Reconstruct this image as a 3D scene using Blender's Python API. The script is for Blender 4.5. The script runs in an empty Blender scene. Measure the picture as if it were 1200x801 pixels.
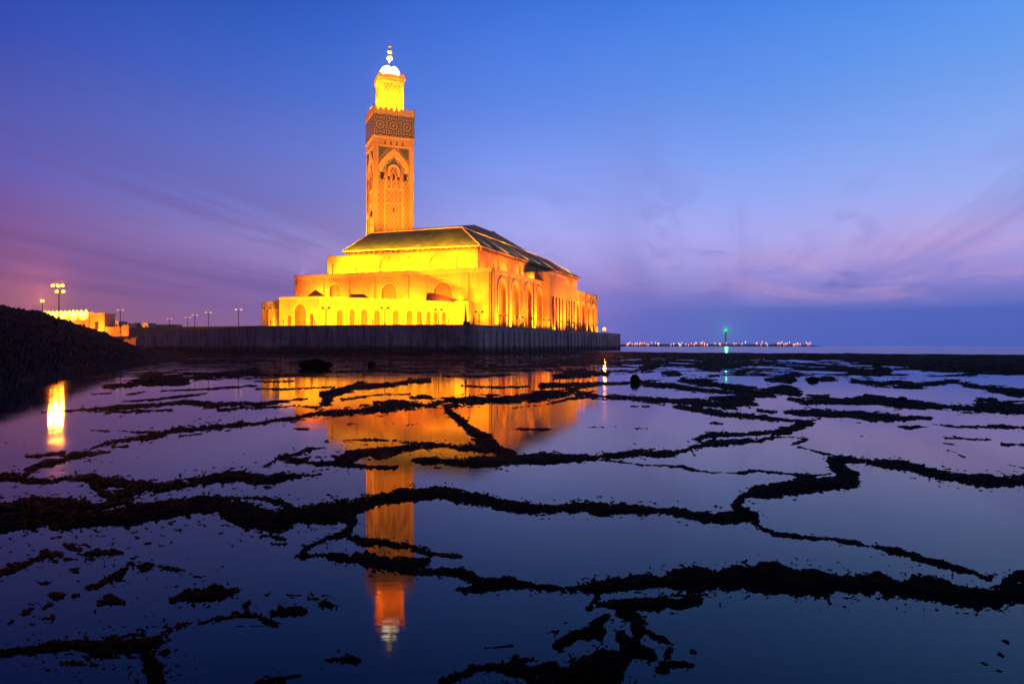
import bpy, bmesh, math, random
import numpy as np
from mathutils import Vector, Matrix
from mathutils.geometry import tessellate_polygon

random.seed(7)
rng = np.random.default_rng(7)
sc = bpy.context.scene
col = sc.collection
R = math.radians

# ------------------------------------------------------------------ camera
EYE = 2.5                      # eye height over the tide pools (m)
FPX, CX, HY = 833.0, 600.0, 405.0   # survey constants of the picture (1200 x 801)
cd = bpy.data.cameras.new('camera')
cam = bpy.data.objects.new('camera', cd)
col.objects.link(cam)
cam.location = (0, 0, EYE)
cam.rotation_euler = (R(90), 0, 0)
cd.sensor_width = 36.0
cd.lens = 36.0 * FPX / 1200.0
cd.shift_y = 4.5 / 1200.0
cd.clip_start = 0.1
cd.clip_end = 60000
sc.camera = cam
sc.view_settings.view_transform = 'Standard'
sc.view_settings.look = 'None'
sc.view_settings.exposure = 0
sc.view_settings.gamma = 1
sc.cycles.use_denoising = True
sc.cycles.max_bounces = 6
sc.cycles.diffuse_bounces = 2
sc.cycles.glossy_bounces = 4
sc.cycles.sample_clamp_indirect = 4.0
sc.cycles.caustics_reflective = False
sc.cycles.caustics_refractive = False


def lin(r, g, b):
    f = lambda c: (c / 255 / 12.92) if c <= 10 else ((c / 255 + .055) / 1.055) ** 2.4
    return (f(r), f(g), f(b), 1)


# ------------------------------------------------------------------ sky
class NT:
    """tiny helper to write node trees"""
    def __init__(s, tree):
        s.t = tree
        s.n = tree.nodes
        s.l = tree.links

    def node(s, typ, **kw):
        n = s.n.new(typ)
        for k, v in kw.items():
            setattr(n, k, v)
        return n

    def put(s, sock, val):
        if isinstance(val, bpy.types.NodeSocket):
            s.l.new(val, sock)
        else:
            sock.default_value = val

    def math(s, op, a, b=0.0, c=0.0, clamp=False):
        n = s.node('ShaderNodeMath', operation=op, use_clamp=clamp)
        s.put(n.inputs[0], a)
        s.put(n.inputs[1], b)
        s.put(n.inputs[2], c)
        return n.outputs[0]

    def ramp(s, fac, stops, interp='LINEAR'):
        n = s.node('ShaderNodeValToRGB')
        cr = n.color_ramp
        cr.interpolation = interp
        while len(cr.elements) < len(stops):
            cr.elements.new(0.5)
        for e, (p, c) in zip(cr.elements, stops):
            e.position = p
            e.color = c if len(c) == 4 else (*c, 1)
        s.put(n.inputs[0], fac)
        return n.outputs[0]

    def mix(s, fac, a, b, mode='MIX'):
        n = s.node('ShaderNodeMix', data_type='RGBA', blend_type=mode)
        s.put(n.inputs[0], fac)
        s.put(n.inputs[6], a)
        s.put(n.inputs[7], b)
        return n.outputs[2]

    def noise(s, vec, scale, detail=4, rough=.55, dist=0.0):
        n = s.node('ShaderNodeTexNoise')
        if vec is not None:
            s.put(n.inputs['Vector'], vec)
        n.inputs['Scale'].default_value = scale
        n.inputs['Detail'].default_value = detail
        n.inputs['Roughness'].default_value = rough
        n.inputs['Distortion'].default_value = dist
        return n.outputs[0]

    def mapr(s, v, a, b, c=0.0, d=1.0, smooth=True):
        n = s.node('ShaderNodeMapRange', interpolation_type='SMOOTHSTEP' if smooth else 'LINEAR')
        s.put(n.inputs[0], v)
        for i, x in zip((1, 2, 3, 4), (a, b, c, d)):
            n.inputs[i].default_value = x
        return n.outputs[0]


world = bpy.data.worlds.new('World')
sc.world = world
world.use_nodes = True
w = NT(world.node_tree)
w.n.clear()
tc = w.node('ShaderNodeTexCoord')
sep = w.node('ShaderNodeSeparateXYZ')
w.l.new(tc.outputs['Generated'], sep.inputs[0])
dx, dy, dz = sep.outputs
hor = w.math('SQRT', w.math('ADD', w.math('MULTIPLY', dx, dx), w.math('MULTIPLY', dy, dy)))
hor = w.math('MAXIMUM', hor, 0.02)
elev = w.math('MAXIMUM', w.math('DIVIDE', dz, hor), 0.0)          # tan of the elevation
side = w.mapr(w.math('DIVIDE', dx, hor), -.60, .62, smooth=False)               # 0 left of the view, 1 right
# soft warping so that the bands of colour are not ruled lines
warp = w.noise(tc.outputs['Generated'], 2.2, 3, .5)
ee = w.math('ADD', elev, w.math('MULTIPLY', w.math('SUBTRACT', warp, .5), w.math('MULTIPLY', elev, .30)))
ef = w.math('DIVIDE', ee, .62, clamp=True)


def stops(lst):
    return [((HY - y) / FPX / .62, lin(*c)) for y, c in lst]


left = w.ramp(ef, stops([(405, (168, 92, 84)), (375, (152, 86, 98)), (330, (130, 78, 124)), (275, (112, 78, 144)),
                         (235, (94, 86, 168)), (180, (76, 92, 184)), (110, (50, 78, 182)), (40, (34, 66, 168)),
                         (-110, (16, 42, 126))]))
right = w.ramp(ef, stops([(405, (66, 88, 164)), (372, (76, 98, 180)), (348, (124, 118, 192)), (322, (162, 142, 206)), (290, (174, 164, 222)),
                          (245, (158, 170, 230)), (190, (138, 170, 238)), (110, (106, 162, 244)), (20, (78, 146, 240)),
                          (-110, (34, 92, 196))]))
mid = w.ramp(ef, stops([(405, (104, 100, 174)), (375, (116, 110, 184)), (345, (146, 126, 196)), (312, (172, 154, 216)), (280, (172, 166, 230)),
                        (240, (146, 160, 236)), (180, (118, 150, 240)), (110, (90, 136, 236)), (20, (64, 118, 226)),
                        (-110, (30, 74, 178))]))
sky = w.mix(w.mapr(side, 0.0, .5, smooth=False), left, mid)
sky = w.mix(w.mapr(side, .5, 1.0, smooth=False), sky, right)
# cloud sheet: streaks that run away from the viewer (slightly to the right)
den = w.math('ADD', w.math('MAXIMUM', dz, 0.0), .07)
cpx = w.math('DIVIDE', dx, den)
cpy = w.math('DIVIDE', dy, den)
ang = R(17)
ax = w.math('SUBTRACT', w.math('MULTIPLY', cpx, math.cos(ang)), w.math('MULTIPLY', cpy, math.sin(ang)))
ay = w.math('ADD', w.math('MULTIPLY', cpx, math.sin(ang)), w.math('MULTIPLY', cpy, math.cos(ang)))
cv = w.node('ShaderNodeCombineXYZ')
w.put(cv.inputs[0], ax)
w.put(cv.inputs[1], w.math('MULTIPLY', ay, .085))
c1 = w.noise(cv.outputs[0], 1.15, 7, .56, .45)
cv2 = w.node('ShaderNodeCombineXYZ')
w.put(cv2.inputs[0], w.math('ADD', ax, 13.7))
w.put(cv2.inputs[1], w.math('MULTIPLY', ay, .42))
w.put(cv2.inputs[2], 3.3)
c2 = w.noise(cv2.outputs[0], .75, 7, .6, .7)
low = w.mapr(elev, .42, .10)                      # clouds gather low in the sky
fade0 = w.mapr(elev, .03, .09)
m1 = w.math('MULTIPLY', w.math('MULTIPLY', w.mapr(c1, .46, .60), low), fade0)
dark_c = w.mix(side, lin(98, 62, 118), lin(100, 100, 182))
m1 = w.math('MULTIPLY', m1, w.mapr(w.math('ABSOLUTE', w.math('SUBTRACT', side, .50)), .05, .22, .15, 1.0))
sky = w.mix(w.math('MULTIPLY', m1, w.math('ADD', .42, w.math('MULTIPLY', side, .08))), sky, dark_c)
cv4 = w.node('ShaderNodeCombineXYZ')
w.put(cv4.inputs[0], w.math('MULTIPLY', ax, 1.0))
w.put(cv4.inputs[1], w.math('MULTIPLY', ay, .30))
w.put(cv4.inputs[2], 8.1)
c4 = w.noise(cv4.outputs[0], 2.3, 7, .62, .8)
m4 = w.math('MULTIPLY', w.math('MULTIPLY', w.mapr(c4, .54, .66), w.mapr(elev, .30, .12)), w.mapr(elev, .04, .09))
sky = w.mix(w.math('MULTIPLY', m4, w.math('ADD', .08, w.math('MULTIPLY', side, .22))), sky, dark_c)
m2 = w.math('MULTIPLY', w.math('MULTIPLY', w.mapr(c2, .50, .72), w.mapr(elev, .20, .07)), w.mapr(elev, .045, .075))
pink_c = w.mix(side, lin(150, 92, 140), lin(214, 164, 202))
sky = w.mix(w.math('MULTIPLY', m2, w.math('ADD', w.math('MULTIPLY', side, .62), .08)), sky, pink_c)
cvm = w.node('ShaderNodeCombineXYZ')
w.put(cvm.inputs[0], w.math('MULTIPLY', w.math('DIVIDE', dx, hor), 3.0))
w.put(cvm.inputs[1], w.math('MULTIPLY', elev, 9.0))
massn = w.noise(cvm.outputs[0], 1.5, 6, .62, .4)
mass_h = w.math('ADD', w.math('MULTIPLY', massn, .17), .0)
mass = w.math('MULTIPLY', w.math('DIVIDE', w.math('SUBTRACT', mass_h, elev), .05, clamp=True),
              w.math('MULTIPLY', w.mapr(side, .50, .66), w.mapr(side, 1.02, .78, .35, 1.0)))
sky = w.mix(w.math('MULTIPLY', mass, .45), sky, lin(94, 92, 174))
glow = w.math('MULTIPLY', w.math('MULTIPLY', w.mapr(side, .82, 1.0), w.mapr(elev, .05, .075)), w.mapr(elev, .17, .09))
sky = w.mix(w.math('MULTIPLY', glow, w.mapr(c2, .40, .62, .05, .75)), sky, lin(222, 160, 190))
# grey-blue bank low over the sea on the right, with a slightly ragged top
cv3 = w.node('ShaderNodeCombineXYZ')
w.put(cv3.inputs[0], w.math('MULTIPLY', w.math('DIVIDE', dx, hor), 2.0))
w.put(cv3.inputs[1], w.math('MULTIPLY', elev, 22.0))
bankn = w.noise(cv3.outputs[0], 2.2, 5, .6)
bank_h = w.math('ADD', w.math('MULTIPLY', bankn, .035), .038)
bank = w.math('MULTIPLY', w.math('DIVIDE', w.math('SUBTRACT', bank_h, elev), .012, clamp=True), w.mapr(side, .55, .88))
sky = w.mix(w.math('MULTIPLY', bank, .62), sky, lin(68, 88, 172))
# unseen sky behind and overhead, darkened and warmed to tune the ambient light
dim = w.math('MULTIPLY', w.mapr(w.math('DIVIDE', dy, hor), -.1, .62, .32, 1.0), w.mapr(elev, .62, 1.5, 1.0, .28))
dim = w.math('MULTIPLY', dim, w.mapr(elev, .0, .32, 1.50, 1.0, smooth=False))
dimc = w.node('ShaderNodeCombineXYZ')
for k, pw_ in enumerate((.48, .80, 1.0)):
    w.put(dimc.inputs[k], w.math('POWER', dim, pw_))
sky = w.mix(1.0, sky, dimc.outputs[0], 'MULTIPLY')
bg = w.node('ShaderNodeBackground')
w.put(bg.inputs[0], sky)
bg.inputs[1].default_value = 1.0
nis = w.node('ShaderNodeTexSky', sky_type='NISHITA')
nis.sun_disc = False
nis.sun_elevation = R(-3.0)
nis.sun_rotation = R(62)
bg2 = w.node('ShaderNodeBackground')
w.l.new(nis.outputs[0], bg2.inputs[0])
bg2.inputs[1].default_value = 0.02
add = w.node('ShaderNodeAddShader')
w.l.new(bg.outputs[0], add.inputs[0])
w.l.new(bg2.outputs[0], add.inputs[1])
wo = w.node('ShaderNodeOutputWorld')
w.l.new(add.outputs[0], wo.inputs[0])

# ------------------------------------------------------------------ light levels
SODIUM = (1.0, .205, .001)
SODIUM_Y = (1.0, .345, .001)
SODIUM_T = (1.0, .27, .001)
SODIUM_D = (1.0, .165, .001)
WARMWHITE = (1.0, .86, .60)
KL = 4.6


def bulb(pos, power, colr, radius=.8, spot=94):
    """the beam a visible lamp throws over the pools, seen in the mist round it"""
    ld = bpy.data.lights.new('lamp_light', 'SPOT')
    ld.energy = power
    ld.color = colr
    ld.spot_size = R(spot)
    ld.spot_blend = 1.0
    ld.shadow_soft_size = radius
    o = bpy.data.objects.new('lamp_light', ld)
    col.objects.link(o)
    o.location = pos
    d = Vector((pos[0] * (.85 if pos[0] < 0 else .1), 0, -4)) - Vector(pos)
    o.rotation_euler = d.to_track_quat('-Z', 'Y').to_euler()
    return o


def flood(pos, target, power, spot=70, colr=SODIUM, blend=.8, radius=.4):
    ld = bpy.data.lights.new('floodlight', 'SPOT')
    ld.energy = power * KL
    ld.color = colr
    ld.spot_size = R(spot)
    ld.spot_blend = blend
    ld.shadow_soft_size = radius
    o = bpy.data.objects.new('floodlight_beam', ld)
    col.objects.link(o)
    o.location = pos
    d = Vector(target) - Vector(pos)
    o.rotation_euler = d.to_track_quat('-Z', 'Y').to_euler()
    return o


# ------------------------------------------------------------------ materials
def new_mat(name):
    m = bpy.data.materials.new(name)
    m.use_nodes = True
    t = NT(m.node_tree)
    b = m.node_tree.nodes['Principled BSDF']
    return m, t, b


def bump(t, b, h, strength=.4, dist=.1):
    n = t.node('ShaderNodeBump')
    n.inputs['Strength'].default_value = strength
    n.inputs['Distance'].default_value = dist
    t.put(n.inputs['Height'], h)
    t.l.new(n.outputs[0], b.inputs['Normal'])


def stone(name, c, course=1.2, var=.22, rough=.85, sebka=0.0, sb_scale=.9):
    m, t, b = new_mat(name)
    tcd = t.node('ShaderNodeTexCoord')
    ob = tcd.outputs['Object']
    n1 = t.noise(ob, .09, 5, .6)
    n2 = t.noise(ob, .9, 4, .6)
    mp = t.node('ShaderNodeMapping')
    t.l.new(ob, mp.inputs[0])
    mp.inputs['Scale'].default_value = (.5, .5, .05)
    n3 = t.noise(mp.outputs[0], 1.2, 5, .6)         # runs of dirt down the wall
    sp = t.node('ShaderNodeSeparateXYZ')
    t.l.new(ob, sp.inputs[0])
    z = sp.outputs[2]
    fr = t.math('FRACT', t.math('DIVIDE', z, course))
    joint = t.math('LESS_THAN', fr, .10)
    v = t.math('ADD', t.math('MULTIPLY', n1, .45), t.math('ADD', t.math('MULTIPLY', n2, .22), t.math('MULTIPLY', n3, .33)))
    dk = tuple(x * (1 - var * 1.9) for x in c) + (1,)
    lt = tuple(min(1, x * (1 + var)) for x in c) + (1,)
    cc = t.ramp(v, [(.33, dk), (.66, lt)])
    cc = t.mix(t.math('MULTIPLY', joint, .5), cc, tuple(x * .5 for x in c) + (1,))
    hgt = t.math('SUBTRACT', n2, t.math('MULTIPLY', joint, .6))
    if sebka:
        uv = t.node('ShaderNodeUVMap')
        su = t.node('ShaderNodeSeparateXYZ')
        t.l.new(uv.outputs[0], su.inputs[0])
        k = math.pi / sb_scale
        p = t.math('SINE', t.math('MULTIPLY', t.math('ADD', su.outputs[0], t.math('MULTIPLY', su.outputs[1], .62)), k))
        q = t.math('SINE', t.math('MULTIPLY', t.math('SUBTRACT', su.outputs[0], t.math('MULTIPLY', su.outputs[1], .62)), k))
        pat = t.mapr(t.math('ABSOLUTE', t.math('MULTIPLY', p, q)), .10, .42)
        cc = t.mix(t.math('MULTIPLY', pat, sebka), cc, tuple(x * .42 for x in c) + (1,))
        hgt = t.math('SUBTRACT', hgt, t.math('MULTIPLY', pat, 1.5))
    t.put(b.inputs['Base Color'], cc)
    b.inputs['Roughness'].default_value = rough
    bump(t, b, hgt, .5, .25)
    return m


M = {}
M['stone'] = stone('pale_stone', (.50, .36, .14))
M['stone_trim'] = stone('trim_stone', (.60, .45, .20), course=3.0, var=.12)
M['stone_dark'] = stone('brown_stone', (.36, .24, .13))
M['sebka'] = stone('carved_lattice_stone', (.48, .33, .13), sebka=.85, sb_scale=2.6)
M['niche'] = stone('shaded_niche_stone', (.30, .18, .07), course=2.0)  # darker than the wall stone: recess shade put into the colour


def sea_wall_mat():
    m = stone('sea_wall_concrete', (.60, .47, .40), course=2.4, var=.42)
    t = NT(m.node_tree)
    b = m.node_tree.nodes['Principled BSDF']
    src = b.inputs['Base Color'].links[0].from_socket
    ob = t.node('ShaderNodeTexCoord').outputs['Object']
    sp = t.node('ShaderNodeSeparateXYZ')
    t.l.new(ob, sp.inputs[0])
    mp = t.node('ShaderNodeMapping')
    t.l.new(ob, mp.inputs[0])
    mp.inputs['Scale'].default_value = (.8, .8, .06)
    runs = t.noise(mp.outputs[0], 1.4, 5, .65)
    cc = t.mix(t.math('MULTIPLY', t.mapr(runs, .50, .66), .75), src, (.10, .075, .06, 1))  # dark streaks painted in to stand for the shade of the ribs
    wav = t.noise(ob, .25, 4, .6)
    tide = t.mapr(t.math('ADD', sp.outputs[2], t.math('MULTIPLY', wav, 2.4)), 4.2, 2.6)
    cc = t.mix(t.math('MULTIPLY', tide, .88), cc, (.045, .034, .020, 1))
    t.put(b.inputs['Base Color'], cc)
    return m


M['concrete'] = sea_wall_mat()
M['paving'] = stone('paving_stone', (.30, .26, .22), course=50)


def plain(name, c, rough=.6, metal=0.0, var=.15, scale=2.0):
    m, t, b = new_mat(name)
    tcd = t.node('ShaderNodeTexCoord')
    n = t.noise(tcd.outputs['Object'], scale, 4, .6)
    cc = t.ramp(n, [(.3, tuple(x * (1 - var) for x in c)), (.7, tuple(min(1, x * (1 + var)) for x in c))])
    t.put(b.inputs['Base Color'], cc)
    b.inputs['Roughness'].default_value = rough
    b.inputs['Metallic'].default_value = metal
    return m


M['dark_metal'] = plain('dark_metal', (.035, .03, .03), .45, .6)
M['dome'] = plain('white_dome_tile', (.80, .80, .74), .5)
M['gold'] = plain('gilded_copper', (.72, .50, .10), .40, .25)
M['window'] = plain('dark_window', (.03, .018, .012), .4)
M['cedar'] = plain('carved_cedar', (.16, .07, .035), .6)
M['green'] = plain('green_faience', (.07, .12, .06), .35, var=.4, scale=1.4)
M['house'] = stone('town_render', (.42, .30, .18), course=3.2, var=.2)


def roof_mat():
    m, t, b = new_mat('green_roof_tile')
    uv = t.node('ShaderNodeUVMap')
    su = t.node('ShaderNodeSeparateXYZ')
    t.l.new(uv.outputs[0], su.inputs[0])
    ob = t.node('ShaderNodeTexCoord').outputs['Object']
    wv = t.math('SINE', t.math('MULTIPLY', su.outputs[0], 2 * math.pi / .9))
    n = t.noise(ob, .22, 5, .65)
    n2 = t.noise(ob, 1.8, 3, .6)
    cc = t.ramp(t.math('ADD', t.math('MULTIPLY', n, .7), t.math('MULTIPLY', n2, .3)),
                [(.30, (.028, .040, .014)), (.5, (.075, .105, .028)), (.70, (.15, .19, .05))])
    cc = t.mix(t.math('MULTIPLY', t.math('LESS_THAN', wv, -.6), .5), cc, (.02, .02, .012, 1))
    t.put(b.inputs['Base Color'], cc)
    b.inputs['Roughness'].default_value = .62
    b.inputs['Specular IOR Level'].default_value = .2
    bump(t, b, wv, .5, .12)
    return m


M['roof'] = roof_mat()
M['red_roof'] = plain('dark_tile_roof', (.17, .10, .055), .7, var=.35)


def mosaic_mat():
    """carved marble and green faience rosettes, three to a side"""
    m, t, b = new_mat('zellige_rosettes')
    uv = t.node('ShaderNodeUVMap')
    su = t.node('ShaderNodeSeparateXYZ')
    t.l.new(uv.outputs[0], su.inputs[0])
    cell = 27.7 / 3.0
    fx = t.math('SUBTRACT', t.math('FRACT', t.math('DIVIDE', su.outputs[0], cell)), .5)
    fz = t.math('SUBTRACT', t.math('FRACT', t.math('DIVIDE', su.outputs[1], cell)), .5)
    r = t.math('SQRT', t.math('ADD', t.math('MULTIPLY', fx, fx), t.math('MULTIPLY', fz, fz)))
    th = t.math('ARCTAN2', fz, fx)
    a = t.math('COSINE', t.math('MULTIPLY', th, 12.0))
    rr = t.math('SINE', t.math('ADD', t.math('MULTIPLY', r, 29.0), t.math('MULTIPLY', a, 1.1)))
    lat1 = t.math('SINE', t.math('MULTIPLY', t.math('ADD', su.outputs[0], su.outputs[1]), 1.9))
    lat2 = t.math('SINE', t.math('MULTIPLY', t.math('SUBTRACT', su.outputs[0], su.outputs[1]), 1.9))
    lat = t.math('MULTIPLY', lat1, lat2)
    inr = t.mapr(r, .52, .40)
    pat = t.math('ADD', t.math('MULTIPLY', rr, inr), t.math('MULTIPLY', lat, t.math('SUBTRACT', 1.0, inr)))
    bri = t.mapr(pat, -.1, .3)
    cc = t.mix(bri, (.03, .055, .028, 1), (.40, .33, .18, 1))
    t.put(b.inputs['Base Color'], cc)
    b.inputs['Roughness'].default_value = .45
    bump(t, b, bri, .4, .2)
    return m


M['mosaic'] = mosaic_mat()


def emit(name, c, s):
    m, t, b = new_mat(name)
    b.inputs['Base Color'].default_value = (*c, 1)
    b.inputs['Emission Color'].default_value = (*c, 1)
    b.inputs['Emission Strength'].default_value = s
    return m


M['lamp_yellow'] = emit('sodium_lamp', (1, .50, .014), 10)
M['lamp_soft'] = emit('globe_lamp', (1, .45, .22), .9)
M['lamp_orange'] = emit('orange_lamp', (1, .30, .008), 9)
M['lamp_green'] = emit('green_beacon', (.003, 1, .06), 5)
M['shore_a'] = emit('shore_lamp_orange', (1, .30, .07), 3.6)
M['shore_b'] = emit('shore_lamp_pink', (1, .38, .22), 3.0)
M['shore_c'] = emit('shore_lamp_white', (1, .70, .5), 3.0)


def rock_mat():
    m, t, b = new_mat('wet_black_rock')
    ob = t.node('ShaderNodeTexCoord').outputs['Object']
    n1 = t.noise(ob, 3.0, 6, .65)
    n2 = t.noise(ob, 22.0, 4, .7)
    cc = t.ramp(n1, [(.3, (.0008, .0008, .0008)), (.55, (.0016, .0014, .0012)), (.75, (.005, .0036, .0024))])
    t.put(b.inputs['Base Color'], cc)
    t.put(b.inputs['Roughness'], t.mapr(n2, .3, .7, .6, .9))
    b.inputs['Specular IOR Level'].default_value = .008
    bump(t, b, n2, .9, .02)
    return m


M['rock'] = rock_mat()


def water_mat():
    m, t, b = new_mat('still_tide_water')
    ob = t.node('ShaderNodeTexCoord').outputs['Object']
    b.inputs['Base Color'].default_value = (.0004, .0028, .013, 1)
    n = t.noise(ob, .35, 4, .6)
    t.put(b.inputs['Roughness'], t.mapr(n, .35, .7, .03, .065))
    b.inputs['IOR'].default_value = 1.24
    mp = t.node('ShaderNodeMapping')
    t.l.new(ob, mp.inputs[0])
    mp.inputs['Scale'].default_value = (.35, 5.0, 1.0)
    n2 = t.noise(mp.outputs[0], 1.6, 4, .6)
    bump(t, b, n2, .035, .02)
    return m


def sea_mat():
    m, t, b = new_mat('misty_sea')
    ob = t.node('ShaderNodeTexCoord').outputs['Object']
    mp = t.node('ShaderNodeMapping')
    t.l.new(ob, mp.inputs[0])
    mp.inputs['Scale'].default_value = (.004, .03, 1)
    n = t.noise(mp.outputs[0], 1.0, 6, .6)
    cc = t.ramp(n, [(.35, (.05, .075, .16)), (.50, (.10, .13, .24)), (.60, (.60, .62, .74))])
    t.put(b.inputs['Base Color'], cc)
    b.inputs['Roughness'].default_value = .13
    b.inputs['IOR'].default_value = 1.33
    n2 = t.noise(ob, .3, 4, .6)
    bump(t, b, n2, .15, .3)
    return m


M['water'] = water_mat()
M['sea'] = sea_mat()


def earth_mat():
    m, t, b = new_mat('dark_rubble')
    ob = t.node('ShaderNodeTexCoord').outputs['Object']
    n1 = t.noise(ob, .5, 6, .65)
    cc = t.ramp(n1, [(.3, (.002, .0016, .0015)), (.7, (.007, .005, .0035))])
    t.put(b.inputs['Base Color'], cc)
    b.inputs['Roughness'].default_value = .9
    b.inputs['Specular IOR Level'].default_value = .1
    bump(t, b, t.noise(ob, 3.0, 4, .6), .8, .1)
    return m


M['earth'] = earth_mat()


# ------------------------------------------------------------------ object helpers
def empty(name, loc, label, cat, group=None):
    o = bpy.data.objects.new(name, None)
    col.objects.link(o)
    o.location = loc
    o['label'] = label
    o['category'] = cat
    if group:
        o['group'] = group
    return o


def tag(o, label=None, cat=None, group=None, kind=None):
    if label:
        o['label'] = label
    if cat:
        o['category'] = cat
    if group:
        o['group'] = group
    if kind:
        o['kind'] = kind
    return o


def wloc(o):
    v = Vector((0, 0, 0))
    while o is not None:
        v += o.location
        o = o.parent
    return v


class MB:
    """collects faces in world coordinates, with metric uv"""
    def __init__(s):
        s.v, s.f, s.uv = [], [], []

    def face(s, pts, uv=None):
        i = len(s.v)
        s.v += [tuple(p) for p in pts]
        s.f.append(tuple(range(i, i + len(pts))))
        if uv is None:
            p0 = Vector(pts[0])
            e = (Vector(pts[1]) - p0)
            e = e.normalized() if e.length > 1e-9 else Vector((1, 0, 0))
            n = e.cross(Vector(pts[2]) - p0)
            n = n.normalized() if n.length > 1e-12 else Vector((0, 0, 1))
            g = n.cross(e)
            uv = [((Vector(p) - p0).dot(e), (Vector(p) - p0).dot(g)) for p in pts]
        s.uv.append(uv)

    def box(s, o, ex, ey, z0, z1, lx, ly, skip=()):
        """box on a plan corner o with unit vectors ex, ey"""
        o = Vector((o[0], o[1], 0))
        ex = Vector((ex[0], ex[1], 0))
        ey = Vector((ey[0], ey[1], 0))
        pl = [o, o + ex * lx, o + ex * lx + ey * ly, o + ey * ly]
        s.prism(pl, z0, z1)

    def prism(s, pl, z0, z1, top=True, bottom=True, taper=None):
        pl = [Vector((p[0], p[1], 0)) for p in pl]
        area = sum(pl[i].x * pl[(i + 1) % len(pl)].y - pl[(i + 1) % len(pl)].x * pl[i].y for i in range(len(pl)))
        if area < 0:
            pl = pl[::-1]
        c = sum(pl, Vector()) / len(pl)
        tp = pl if taper is None else [c + (p - c) * taper for p in pl]
        n = len(pl)
        d = 0.0
        for i in range(n):
            a, b = pl[i], pl[(i + 1) % n]
            a2, b2 = tp[i], tp[(i + 1) % n]
            L = (b - a).length
            s.face([(a.x, a.y, z0), (b.x, b.y, z0), (b2.x, b2.y, z1), (a2.x, a2.y, z1)],
                   [(d, z0), (d + L, z0), (d + L, z1), (d, z1)])
            d += L
        if top:
            s.face([(p.x, p.y, z1) for p in tp])
        if bottom:
            s.face([(p.x, p.y, z0) for p in reversed(pl)])

    def tube(s, a, b, r0, r1=None, n=8, caps=True):
        a, b = Vector(a), Vector(b)
        r1 = r0 if r1 is None else r1
        d = (b - a).normalized()
        u = d.orthogonal().normalized()
        v = d.cross(u)
        ra = [a + (u * math.cos(2 * math.pi * i / n) + v * math.sin(2 * math.pi * i / n)) * r0 for i in range(n)]
        rb = [b + (u * math.cos(2 * math.pi * i / n) + v * math.sin(2 * math.pi * i / n)) * r1 for i in range(n)]
        for i in range(n):
            j = (i + 1) % n
            s.face([ra[i], ra[j], rb[j], rb[i]])
        if caps:
            s.face(ra[::-1])
            s.face(rb)

    def lathe(s, c, prof, n=24):
        """prof: list of (r, z) from low to high"""
        cx, cy = c
        rings = [[(cx + r * math.cos(2 * math.pi * i / n), cy + r * math.sin(2 * math.pi * i / n), z) for i in range(n)] for r, z in prof]
        for k in range(len(rings) - 1):
            for i in range(n):
                j = (i + 1) % n
                s.face([rings[k][i], rings[k][j], rings[k + 1][j], rings[k + 1][i]])
        s.face(rings[0][::-1])
        s.face(rings[-1])

    def sphere(s, c, r, n=16, m=9, sz=1.0):
        prof = []
        for k in range(m + 1):
            t = -math.pi / 2 + math.pi * k / m
            prof.append((max(r * math.cos(t), r * .02), c[2] + r * sz * math.sin(t)))
        s.lathe((c[0], c[1]), prof, n)

    def build(s, name, mat, parent=None, smooth=False):
        base = wloc(parent) if parent else Vector((0, 0, 0))
        me = bpy.data.meshes.new(name)
        vs = [(p[0] - base.x, p[1] - base.y, p[2] - base.z) for p in s.v]
        me.from_pydata(vs, [], s.f)
        ul = me.uv_layers.new(name='UVMap')
        k = 0
        flat = [c for uv in s.uv for p in uv for c in p]
        ul.data.foreach_set('uv', flat)
        me.materials.append(mat)
        bm = bmesh.new()
        bm.from_mesh(me)
        bmesh.ops.remove_doubles(bm, verts=bm.verts, dist=.0005)
        if smooth:
            for f in bm.faces:
                f.smooth = True
        bm.to_mesh(me)
        bm.free()
        o = bpy.data.objects.new(name, me)
        col.objects.link(o)
        if parent:
            o.parent = parent
        return o


class Plane:
    """a vertical plane: a along, z up, depth d inwards (away from the outside)"""
    def __init__(s, p0, p1):
        s.o = Vector((p0[0], p0[1], 0))
        e = Vector((p1[0], p1[1], 0)) - s.o
        s.L = e.length
        s.e = e.normalized()
        # outside is on the right-hand side walking p0 -> p1 with outside = e x up
        s.n = s.e.cross(Vector((0, 0, 1)))

    def at(s, a, z, d=0.0):
        p = s.o + s.e * a - s.n * d
        return (p.x, p.y, z)

    def px(s, x, y):
        """survey pixel -> (a, z) on the plane"""
        k = (x - CX) / FPX
        # o.x + e.x a = k (o.y + e.y a)
        a = (k * s.o.y - s.o.x) / (s.e.x - k * s.e.y)
        Y = s.o.y + s.e.y * a
        return a, EYE + (HY - y) * Y / FPX


def arch_loop(ac, w, z0, zs, kind='horseshoe', n=12):
    """outline of an opening: centre ac, width w, sill z0, springing zs"""
    r = w / 2
    pts = [(ac - r, z0), (ac + r, z0), (ac + r, zs)]
    if kind == 'pointed':
        # two arcs of radius 1.35 r
        Rr = 1.25 * w / 2
        cxr = ac + r - Rr
        top = math.sqrt(Rr * Rr - (ac - cxr) ** 2)
        t1 = math.atan2(top, ac - cxr)
        for i in range(1, n):
            t = t1 * i / (n - 1)
            pts.append((cxr + Rr * math.cos(t), zs + Rr * math.sin(t)))
        left = [(2 * ac - p[0], p[1]) for p in pts[2:-1]][::-1]
        pts += left
    elif kind == 'square':
        pts.append((ac - r, zs))
    else:
        for i in range(1, n):
            t = math.pi * i / n
            pts.append((ac + r * math.cos(t), zs + r * math.sin(t)))
        pts.append((ac - r, zs))
    return pts


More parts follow.
